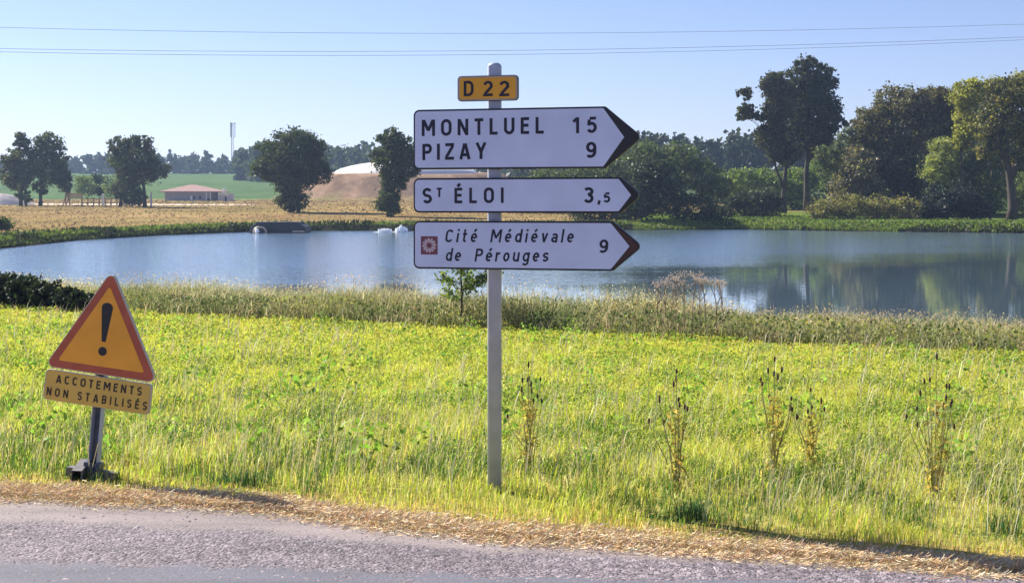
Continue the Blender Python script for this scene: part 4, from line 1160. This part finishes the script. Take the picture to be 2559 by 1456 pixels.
# ------------------------------------------------------------------ leaning warning sign
def warning():
    D = 8.45; bx = (92.5-512)/F*D; bz = Hs(bx, D)
    root = empty('warning_sign', (bx, D, bz), (0, 0, 0))
    root.rotation_euler = (Matrix.Rotation(math.radians(-10), 4, 'Z') @ Matrix.Rotation(math.radians(5.2), 4, 'Y')).to_euler()
    tag(root, 'leaning triangular yellow and red warning sign on a metal stand at the roadside', 'sign')
    # C profile post, open side to the front
    q = MB(); w = .026
    q.box(-w, w, .022, .026, .03, .98); q.build('post_web', M_dsteel, root)
    for s in (-1, 1):
        q = MB(); q.box(min(s*w, s*(w+.004)), max(s*w, s*(w+.004)), -.022, .026, .03, .98); q.build('post_flange', M_galv, root)
    cx, cz = .018, .638        # foot of the triangle
    S = .735
    rot = math.radians(-1.6)
    def tri(s, r, dz):
        hh = s*math.sqrt(3)/2; c0 = (0, dz)
        V = [(-s/2, dz), (s/2, dz), (0, dz+hh)]
        out = []
        cen = (0, dz+hh/3)
        for i, (vx, vz) in enumerate(V):
            dx, dz_ = cen[0]-vx, cen[1]-vz; L = math.hypot(dx, dz_)
            ccx, ccz = vx+dx/L*2*r, vz+dz_/L*2*r
            a0 = math.degrees(math.atan2(vz-ccz, vx-ccx))
            for k in range(7):
                t = math.radians(a0-60+120*k/6); out.append((ccx+r*math.cos(t), ccz+r*math.sin(t)))
        return out
    def place(p):
        return [(cx + x*math.cos(rot)-z*math.sin(rot), cz + x*math.sin(rot)+z*math.cos(rot)) for x, z in p]
    q = MB(); q.prism(place(tri(S, .035, 0)), -.052, -.028); tr = q.build('triangle', M_rim, root, bevel=.003)
    q = MB(); q.prism(place(tri(S-.022, .03, .0065)), -.0535, -.05); q.build('border', M_red, tr)
    q = MB(); q.prism(place(tri(S-.175, .010, .050)), -.055, -.05); q.build('face', M_wyellow, tr)
    # exclamation mark
    q = MB(); pl = [(-.013, .200), (.013, .200)] + arc(0, .405, .036, .030, 0, 180, 10)
    q.prism(place(pl), -.0565, -.052)
    q.prism(place(arc(0, .142, .027, .027, 0, 342, 18)), -.0565, -.052); q.build('exclamation_mark', M_black, tr)
    # text plate
    def rr(x0, x1, z0, z1, r):
        o = []
        for ccx, ccz, a0 in ((x1-r, z1-r, 0), (x0+r, z1-r, 90), (x0+r, z0+r, 180), (x1-r, z0+r, 270)):
            for i in range(6):
                t = math.radians(a0+90*i/5); o.append((ccx+r*math.cos(t), ccz+r*math.sin(t)))
        return o
    q = MB(); q.prism(place(rr(-.355, .335, -.198, -.012, .028)), -.048, -.026); pn = q.build('text_plate', M_rim, root, bevel=.003)
    q = MB(); q.prism(place(rr(-.346, .326, -.194, -.016, .025)), -.0495, -.046); q.build('face', M_wpanel, pn)
    def post(vv): return [(place([(v[0], v[2])])[0][0], v[1], place([(v[0], v[2])])[0][1]) for v in vv]
    text(pn, 'ACCOTEMENTS', -.280, .275, -.088, -.088, .050, -.051, 0, 1.1, 1.0, post, M_wtext)
    text(pn, 'NON STABILISÉS', -.332, .318, -.170, -.170, .050, -.051, 0, 1.1, .92, post, M_wtext)
    for z in (.52, .70):
        q = MB(); q.box(-.05, .05, -.027, .03, z-.012, z+.012); q.build('clamp', M_galv, root)
    # stand: open-ended rectangular tubes lying on the grass
    def rtube(mb, L0, L1, w, h, t, axis):
        o = [(-w, 0), (w, 0), (w, h), (-w, h)]; i = [(-w+t, t), (w-t, t), (w-t, h-t), (-w+t, h-t)]
        b = len(mb.v)
        for L in (L0, L1):
            for (p, z) in o+i:
                mb.v.append((L, p, z) if axis == 'x' else (p, L, z))
        for k in range(4):
            j = (k+1) % 4
            mb.f += [(b+k, b+j, b+8+j, b+8+k), (b+4+k, b+4+j, b+12+j, b+12+k), (b+k, b+j, b+4+j, b+4+k), (b+8+k, b+8+j, b+12+j, b+12+k)]
    q = MB(); rtube(q, -.16, .16, .028, .055, .004, 'x'); q.build('base_bar', M_foot, root)
    q = MB(); rtube(q, -.34, -.0, .03, .075, .004, 'y'); b2 = q.build('base_bar', M_foot, root); b2.location = (-.13, .16, 0.0); b2.rotation_euler = (0, 0, math.radians(18))
    q = MB(); q.box(-.05, .05, -.032, .032, .055, .10); q.build('post_socket', M_dsteel, root)
warning()

# ------------------------------------------------------------------ meadow
def scatter(n, ymin, ymax, power, margin=2.3):
    xs = []; ys = []; tot = 0
    while tot < n:
        m = n*2
        # areal density ~ 1/D^power
        u = R.rand(m); e = 2-power
        if abs(e) < 1e-6: y = ymin*(ymax/ymin)**u
        else: y = (ymin**e + u*(ymax**e-ymin**e))**(1/e)
        x = (R.rand(m)*2-1)*(0.3665*y+margin)
        # width grows with y so thin by true half width
        keep = R.rand(m) < (0.3665*y+margin)/(y*(0.3665+margin/ymin))
        x, y = x[keep], y[keep]
        d = y-Yroad(x); k = (d > 0.0) & (y < Yedge(x)-0.4+1.2*(fbm(x*.5, y*.5, 8)-.5))
        xs.append(x[k]); ys.append(y[k]); tot += k.sum()
    return np.concatenate(xs)[:n], np.concatenate(ys)[:n]

def meadow():
    # upright grass
    n = 230000
    x, y = scatter(n, 5.2, 36, 1.9)
    d = y - Yroad(x)
    nz = fbm(x*.9, y*.6, 71); nz2 = fbm(x*2.5, y*1.5, 72); pat = fbm(x*.33, y*.3, 73)
    hmax = np.interp(d, [0, .4, 1.0, 1.6, 3.2, 5, 9, 15], [.035, .05, .065, .11, .135, .12, .10, .08])
    tuft = sm((fbm(x*1.7, y*1.7, 75)-.50)/.12)
    h = hmax*R.uniform(.45, 1.15, n)*(0.45+1.05*nz)*(1+.9*tuft*(d < 1.3))
    w = np.maximum(.0030, .00055*y)*R.uniform(.6, 1.4, n)
    green = jitter((0.38, 0.44, 0.07), n, .3); yel = jitter((0.58, 0.55, 0.09), n, .22)
    straw = jitter((0.62, 0.54, 0.30), n, .3); oran = jitter((0.64, 0.43, 0.19), n, .3); deep = jitter((0.07, 0.15, 0.03), n, .3)
    r = R.rand(n)
    t = np.clip(.25 + .9*(pat-.35) + np.interp(d, [0, 2, 6, 14], [-.1, -.05, .35, .75]), 0, 1)
    c = np.where((r < t)[:,None], yel, green)
    ps = np.interp(d, [0, .4, .8, 1.5, 3.5, 6, 15], [.40, .24, .18, .34, .32, .20, .16])*(.4+1.3*nz2)
    c = np.where((R.rand(n) < ps)[:,None], straw, c)
    c = np.where((R.rand(n) < np.interp(d, [0, .3, .6, .9, 2, 10, 14, 18], [.5, .35, .2, .06, .03, .03, .18, .25]))[:,None], oran, c)
    c = np.where(((nz2 > .56) & (R.rand(n) < .6) & (d > .5) & (d < 9))[:,None], deep, c)
    V, q, tt, C = blades(x, y, H(x, y), h, w, c, .75, (.14, 0))
    o = link('meadow_grass', np_mesh('meadow_grass', V, [q, tt], M_grass, C)); tag(o, 'sunlit yellow green grass of the roadside meadow', 'grass', kind='stuff')
    # broad-leaved herbs
    n = 270000
    x, y = scatter(n, 7.5, 36, 1.75)
    d = y - Yroad(x)
    k = (d > 1.3) & (R.rand(n) < np.interp(d, [1.3, 3.0, 4.5, 30], [.12, .55, 1, 1])); x, y, d = x[k], y[k], d[k]; n = len(x)
    nz = fbm(x*1.6, y*1.1, 81); pat = fbm(x*.4, y*.35, 82)
    hz = H(x, y) + R.rand(n)*(.03+.17*nz)*np.interp(d, [1, 3, 16], [.8, 1, .9])
    s = np.maximum(.026, .0028*y)*R.uniform(.5, 1.3, n)
    c = np.where((R.rand(n) < np.clip(.45+1.2*(pat-.5)+d*.028, .1, .95))[:,None], jitter((0.47, 0.49, 0.08), n, .12, .05), jitter((0.38, 0.45, 0.07), n, .15, .06))
    c = np.where(((nz > .57) & (R.rand(n) < .6))[:,None], jitter((0.17, 0.27, 0.04), n, .3), c)
    c = np.where((R.rand(n) < .012+.10*(d > 13))[:,None], jitter((0.52, 0.38, 0.12), n, .3), c)
    c = np.where((R.rand(n) < .008)[:,None], jitter((0.8, 0.78, 0.62), n, .1), c)
    V, f, C = leafs(np.stack([x, y, hz], 1), s*np.where(c[:,2] > .5, .6, 1.15), c, .1, .34)
    o = link('meadow_herbs', np_mesh('meadow_herbs', V, [f], M_grass, C)); tag(o, 'broad-leaved yellow green weeds covering the middle of the meadow', 'weeds', kind='stuff')
    # dock-like clumps of big dark leaves
    m = 330
    cx, cy = scatter(m, 8.6, 24, 1.5); k = (cy - Yroad(cx) > 1.2); cx, cy = cx[k], cy[k]; m = len(cx)
    per = 30; ci = np.repeat(np.arange(m), per); n = m*per
    sc = np.repeat(R.uniform(.6, 1.3, m), per)
    a = R.rand(n)*6.283; r = R.rand(n)**.7*.13*sc
    x = cx[ci]+np.cos(a)*r; y = cy[ci]+np.sin(a)*r
    z = H(x, y) + (.05+.16*R.rand(n))*sc
    tone = np.repeat(R.rand(m), per)
    c = np.where((tone < .62)[:,None], jitter((0.20, 0.33, 0.05), n, .3), jitter((0.30, 0.42, 0.08), n, .25))
    V, f, C = leafs(np.stack([x, y, z], 1), R.uniform(.028, .062, n)*sc, c, .25, .75)
    o = link('meadow_docks', np_mesh('meadow_docks', V, [f], M_grass, C)); tag(o, 'clumps of larger darker leaves scattered through the meadow', 'weeds', kind='stuff')
    # dark blade tufts added to stand in for the signs' shadows on the verge
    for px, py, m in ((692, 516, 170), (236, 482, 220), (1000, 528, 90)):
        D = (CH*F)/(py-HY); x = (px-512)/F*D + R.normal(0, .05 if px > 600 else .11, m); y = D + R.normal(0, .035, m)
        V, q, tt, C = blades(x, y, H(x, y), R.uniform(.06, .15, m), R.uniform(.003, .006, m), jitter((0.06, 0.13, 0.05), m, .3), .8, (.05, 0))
        o = link('shadow_tuft', np_mesh('shadow_tuft', V, [q, tt], M_grass, C))
        tag(o, {692: 'dark green tuft added as shadow of the direction signs, at the verge right of the steel pole', 236: 'wide dark green tuft added as shadow of the warning sign, at the verge to its right', 1000: 'dark green tuft added as shadow of the direction signs, at the verge by the right picture edge'}[px], 'grass', kind='stuff')
    # long pale arching stalks
    n = 6500
    x, y = scatter(n, 5.5, 26, 2.3); d = y-Yroad(x); k = (d > .6) & (fbm(x*.8, y*.8, 90) > .42); x, y = x[k], y[k]; n = len(x)
    V, q, tt, C = blades(x, y, H(x, y), R.uniform(.22, .46, n), np.maximum(.0035, .0005*y), jitter((0.55, 0.50, 0.30), n, .25), .55, (.22, 0), .5)
    o = link('dry_grass_stalks', np_mesh('dry_grass_stalks', V, [q, tt], M_dry, C)); tag(o, 'long pale dry grass stalks leaning over the meadow', 'grass', kind='stuff')
    # straw clippings on the verge
    n = 80000
    x = R.uniform(-6, 6, n); d = R.normal(.11, .13, n) + .35*(fbm(x*1.1, x*0+3, 33)-.45); d = d*np.interp(x, [-3, 1, 2.4], [.8, .8, .55]); y = Yroad(x)+d
    k = (d > -.22) & (d < 1.0); x, y, d = x[k], y[k], d[k]; n = len(x)
    a = R.normal(-.15, 1.0, n); L = R.uniform(.005, .026, n)*np.where(R.rand(n) < .04, 2.6, 1); w = R.uniform(.001, .0026, n)
    dx, dy = np.cos(a)*L, np.sin(a)*L; px, py = -np.sin(a)*w, np.cos(a)*w
    z = np.maximum(H(x, y), 0.009) + R.uniform(.001, .03, n)*(d > 0); z2 = np.maximum(z + R.normal(0, .014, n), .010)
    V = np.stack([np.stack([x-dx, y-dy, z], 1), np.stack([x+dx, y+dy, z2], 1), np.stack([x+dx*.9+px, y+dy*.9+py, z2+.002], 1), np.stack([x-dx+px, y-dy+py, z+.002], 1)], 1).reshape(-1, 3)
    f = (np.arange(n)*4)[:,None]+np.array([[0,1,2,3]])
    c = np.where((R.rand(n) < .30)[:,None], jitter((0.80, 0.70, 0.50), n, .2), jitter((0.64, 0.44, 0.22), n, .3))
    o = link('straw_litter', np_mesh('straw_litter', V, [f], M_dry, np.repeat(c[:,None], 4, 1).reshape(-1, 3))); tag(o, 'orange brown dry straw litter along the tarmac edge', 'straw', kind='stuff')
meadow()

# ------------------------------------------------------------------ near bank rushes
def near_bank():
    n = 100000
    x = R.uniform(-17, 15, n); t = R.rand(n)
    y = Yedge(x) - .8 + t*5.6; keep = np.abs(x) < .3665*y+3; x, y, t = x[keep], y[keep], t[keep]; n = len(x)
    nz = fbm(x*.45, y*.5, 101); n2 = fbm(x*1.4, y*1.2, 102)
    z = H(x, y)
    right = sm((x+3)/8)
    h = (.20+1.05*nz)*R.uniform(.4, 1.15, n)*np.interp(t, [0, .15, .7, 1], [.45, .85, 1.05, .9])*(1.0-.22*right)
    w = R.uniform(.006, .015, n)
    ol = jitter((0.20, 0.20, 0.075), n, .3); pale = jitter((0.58, 0.52, 0.38), n, .25); gr = jitter((0.11, 0.15, 0.045), n, .3)
    pink = jitter((0.42, 0.30, 0.22), n, .25); ora = jitter((0.36, 0.24, 0.06), n, .3)
    c = np.where((R.rand(n) < .45+.5*(nz-.5))[:,None], ol, gr)
    c = np.where((R.rand(n) < np.interp(t, [0, .3, .8, 1], [.12, .28, .5, .6])*(.4+1.2*n2))[:,None], pale, c)
    c = np.where(((n2 > .58) & (R.rand(n) < .5))[:,None], pink, c)
    c = np.where(((nz > .6) & (right > .5) & (R.rand(n) < .4))[:,None], ora, c)
    tip = c*.65 + jitter((0.56, 0.50, 0.38), n, .2)*.35
    V, q, tt, C = blades(x, y, z, h, w, c, .95, (.10, 0), .45, tip)
    o = link('bank_rushes', np_mesh('bank_rushes', V, [q, tt], M_grass, C)); tag(o, 'rough band of olive and buff rushes along the near pond bank', 'rushes', kind='stuff')
    # leafy low growth within the band
    n = 52000
    x = R.uniform(-17, 15, n); t = R.rand(n)**1.4; y = Yedge(x)-.8+t*5.0
    nz = fbm(x*.45, y*.5, 101)
    p = np.stack([x, y, H(x, y)+R.rand(n)*(.16+.5*nz)], 1)
    pk = (R.rand(n) < .28) & (t > .15)
    p[pk, 2] = H(x[pk], y[pk]) + (.20+1.05*nz[pk])*R.uniform(.62, 1.0, pk.sum())*(1.0-.22*sm((x[pk]+3)/8))
    c = np.where((fbm(x*.8, y*.8, 105) > .52)[:,None], jitter((0.09, 0.12, 0.045), n, .3), jitter((0.27, 0.26, 0.09), n, .3))
    c = np.where(pk[:,None], jitter((0.66, 0.57, 0.45), n, .2), c)
    c = np.where((pk & (fbm(x*.6, y*.6, 107) > .5))[:,None], jitter((0.50, 0.36, 0.25), n, .2), c)
    V, f, C = leafs(p, np.where(pk, R.uniform(.018, .04, n), R.uniform(.03, .07, n)), c, .1)
    o = link('bank_herbs', np_mesh('bank_herbs', V, [f], M_grass, C)); tag(o, 'leafy weeds growing among the near bank rushes', 'weeds', kind='stuff')
near_bank()

# dark thicket at the left of the near bank
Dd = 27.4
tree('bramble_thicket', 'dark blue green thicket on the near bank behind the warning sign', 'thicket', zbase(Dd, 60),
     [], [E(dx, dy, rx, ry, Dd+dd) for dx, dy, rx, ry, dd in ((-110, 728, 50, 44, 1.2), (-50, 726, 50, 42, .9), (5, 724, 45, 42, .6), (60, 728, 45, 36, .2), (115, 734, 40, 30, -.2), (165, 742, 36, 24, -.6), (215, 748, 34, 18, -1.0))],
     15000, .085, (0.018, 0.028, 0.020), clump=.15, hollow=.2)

# sapling behind the sign pole
D = 23.6
def sapling():
    b = Q(1152, 818, D); gz = Hs(b.x, D)
    root = empty('sapling', (b.x, D, gz)); tag(root, 'young leafy sapling just left of the steel pole beneath the signs', 'tree')
    k = D/F/2.498
    mb = MB(); mb.tube([(0, 0, -.1), (.01, 0, .5), (-.01, 0, 1.0), (.02, 0, 1.55)], [.022, .018, .012, .006], 6)
    rs = random.Random(5)
    tips = []
    for i in range(22):
        z0 = rs.uniform(.45, 1.25); a = rs.uniform(0, 6.28); L = rs.uniform(.4, .72)*(1.25-.35*z0)
        e = (math.cos(a)*L, math.sin(a)*L*.8, z0+rs.uniform(.08, .35)); tips.append(((0, 0, z0), e))
        mb.tube([(0, 0, z0), (e[0]*.5, e[1]*.5, z0+(e[2]-z0)*.65), e], [.008, .006, .003], 4)
    mb.build('trunk', M_bark, root)
    P_ = []
    for s, e in tips:
        for j in range(110):
            t = rs.uniform(.25, 1.08); P_.append([s[i]+(e[i]-s[i])*t + rs.gauss(0, .05) for i in range(3)])
    P_ = np.array(P_); n = len(P_)
    c = np.where((R.rand(n) < .4)[:,None], jitter((0.26, 0.33, 0.10), n, .3), jitter((0.10, 0.15, 0.06), n, .3))
    V, f, C = leafs(P_, R.uniform(.035, .075, n), c)
    link('crown', np_mesh('crown', V, [f], M_leaf, C), root)
sapling()

# dried umbellifers
def umbels():
    xs = [(1642, 700, 800, 0), (1662, 690, 800, 0), (1690, 682, 805, 0), (1708, 668, 808, 1), (1728, 676, 800, 1), (1748, 690, 806, 0), (1764, 684, 840, 1), (1792, 694, 846, 0), (1806, 692, 836, 1), (1676, 700, 806, 1)]
    labs = ['leftmost dry umbel plant of the clump at the water', 'second dry umbel plant from the left of the clump', 'fourth dry umbel plant from the left, thin pinkish head', 'tallest dry umbel plant in the middle of the clump', 'dry umbel plant just right of the tallest one', 'dry umbel plant at the right side of the dense clump', 'dry umbel plant rooted lowest, by the dark tuft', 'dry umbel plant with a head bent left, apart from the clump', 'rightmost dry umbel plant, apart from the clump', 'third dry umbel plant from the left of the clump']
    rs = random.Random(11)
    for (dx, ty, by, v), lab in zip(xs, labs):
        D = 21.2 + rs.uniform(-.3, .7) + (1.0 if dx < 1700 else 0.0)
        b = Q(dx, by, D); gz = Hs(b.x, D); zt = Q(dx, ty, D).z - gz
        root = empty('dry_umbel_plant', (b.x, D, gz)); tag(root, lab, 'plant', 'dry umbel plants by the near bank')
        mb = MB(); lx = rs.uniform(-.06, .06)
        mb.tube([(0, 0, -.05), (lx*.3, 0, zt*.5), (lx, 0, zt*.86)], [.010, .007, .005], 5)
        mb.build('stem', M_dryw, root)
        tops = [(lx, 0, zt*.86)]
        for j in range(rs.randint(2, 3)):
            z0 = zt*rs.uniform(.45, .7); e = (lx*.6+rs.uniform(-.18, .18), rs.uniform(-.12, .12), zt*rs.uniform(.78, .93))
            q = MB(); q.tube([(lx*.4, 0, z0), ((lx*.4+e[0])/2+.02, e[1]*.5, (z0+e[2])/2-.02), e], [.006, .005, .004], 4); q.build('branch', M_dryw, root); tops.append(e)
        for tx in tops:
            q = MB()
            for r in range(9):
                a = rs.uniform(0, 6.28); s = rs.uniform(.05, .12); e = (tx[0]+math.cos(a)*s, tx[1]+math.sin(a)*s, tx[2]+rs.uniform(.05, .11))
                q.tube([tx, e], [.002, .0015], 3); q.ellipsoid(e, (.012, .012, .008), 5, 3)
            q.build('umbel', M_dryw2, root)
M_dryw = principled('dry_brown_stem', (0.20, 0.14, 0.10), .9, noise=.3, nscale=20)
M_dryw2 = principled('dry_pinkish_umbel', (0.60, 0.49, 0.42), .9, noise=.2, nscale=20)
umbels()

# teasel-like weeds with dark seed heads
M_head = principled('dark_seed_head', (0.08, 0.042, 0.026), .9, noise=.3, nscale=60, bump=.5, bscale=200)
M_stem2 = principled('yellowing_stem', (0.34, 0.31, 0.10), .8, noise=.25, nscale=30)
def teasels():
    data = [(1320, 1175, 915, 'dark-headed weed just right of the steel pole', 9), (1690, 1215, 930, 'dark-headed weed halfway between pole and the tallest weeds', 9),
            (1935, 1195, 900, 'tall dark-headed weed left of a shorter twin', 9), (2025, 1170, 975, 'shorter dark-headed weed between the two tallest ones', 5), (2340, 1240, 895, 'tallest dark-headed weed at the right, above yellow leaves', 12)]
    rs = random.Random(3)
    for dx, by, ty, lab, nh in data:
        D = CH*F/(by/2.498-HY); b = Q(dx, by, D); gz = Hs(b.x, D)
        D *= (CH-gz)/CH; b = Q(dx, by, D); gz = Hs(b.x, D); Ht = Q(dx, ty, D).z-gz
        root = empty('seed_head_weed', (b.x, D, gz)); tag(root, lab, 'plant', 'dark-headed dry weeds in the meadow')
        heads = []
        for j in range(nh+3):
            if j == 0: e = (0, 0, Ht)
            else:
                zf = rs.uniform(.48, .93); s_w = (1.12-zf)*.26
                e = (rs.uniform(-1, 1)*s_w*1.15, rs.uniform(-.5, .5)*s_w, Ht*zf)
            bx_, by_ = rs.uniform(-.02, .02), rs.uniform(-.02, .02)
            q = MB(); q.tube([(bx_, by_, -.03), (e[0]*.35+bx_, e[1]*.35, e[2]*.45), (e[0]*.85, e[1]*.85, e[2]*.8), e], [.0035, .003, .002, .0016], 4); q.build('stem', M_stem2, root); heads.append(e)
        for h_ in heads:
            q = MB(); L = rs.uniform(.015, .023); q.ellipsoid((h_[0], h_[1], h_[2]+L*.6), (.007, .007, L), 7, 6); q.build('seed_head', M_head, root, smooth=True)
        n = 190; z = R.rand(n)**1.3*Ht*.7; a = R.rand(n)*6.283; r = R.rand(n)**.8*(.03+.06*(1-z/Ht))
        p = np.stack([np.cos(a)*r, np.sin(a)*r, z], 1)
        c = np.where((R.rand(n) < .55)[:,None], jitter((0.58, 0.42, 0.12), n, .25), jitter((0.38, 0.35, 0.10), n, .3))
        V, f_, C = leafs(p, R.uniform(.025, .06, n), c, 0, .5)
        link('leaves', np_mesh('leaves', V, [f_], M_grass, C), root)
teasels()

# ------------------------------------------------------------------ air
def haze():
    m, nt, out = mat_new('haze_air')
    v = nt.nodes.new('ShaderNodeVolumePrincipled'); v.inputs['Color'].default_value = (0.50, 0.68, 1.0, 1)
    v.inputs['Density'].default_value = 0.00030; v.inputs['Anisotropy'].default_value = 0.3
    nt.links.new(v.outputs[0], out.inputs['Volume'])
    mb = MB(); mb.box(-3200, 3200, -60, 4700, -4, 62)
    o = mb.build('haze', m); tag(o, kind='stuff', label='thin bluish summer haze over the fields', cat='haze')
haze()
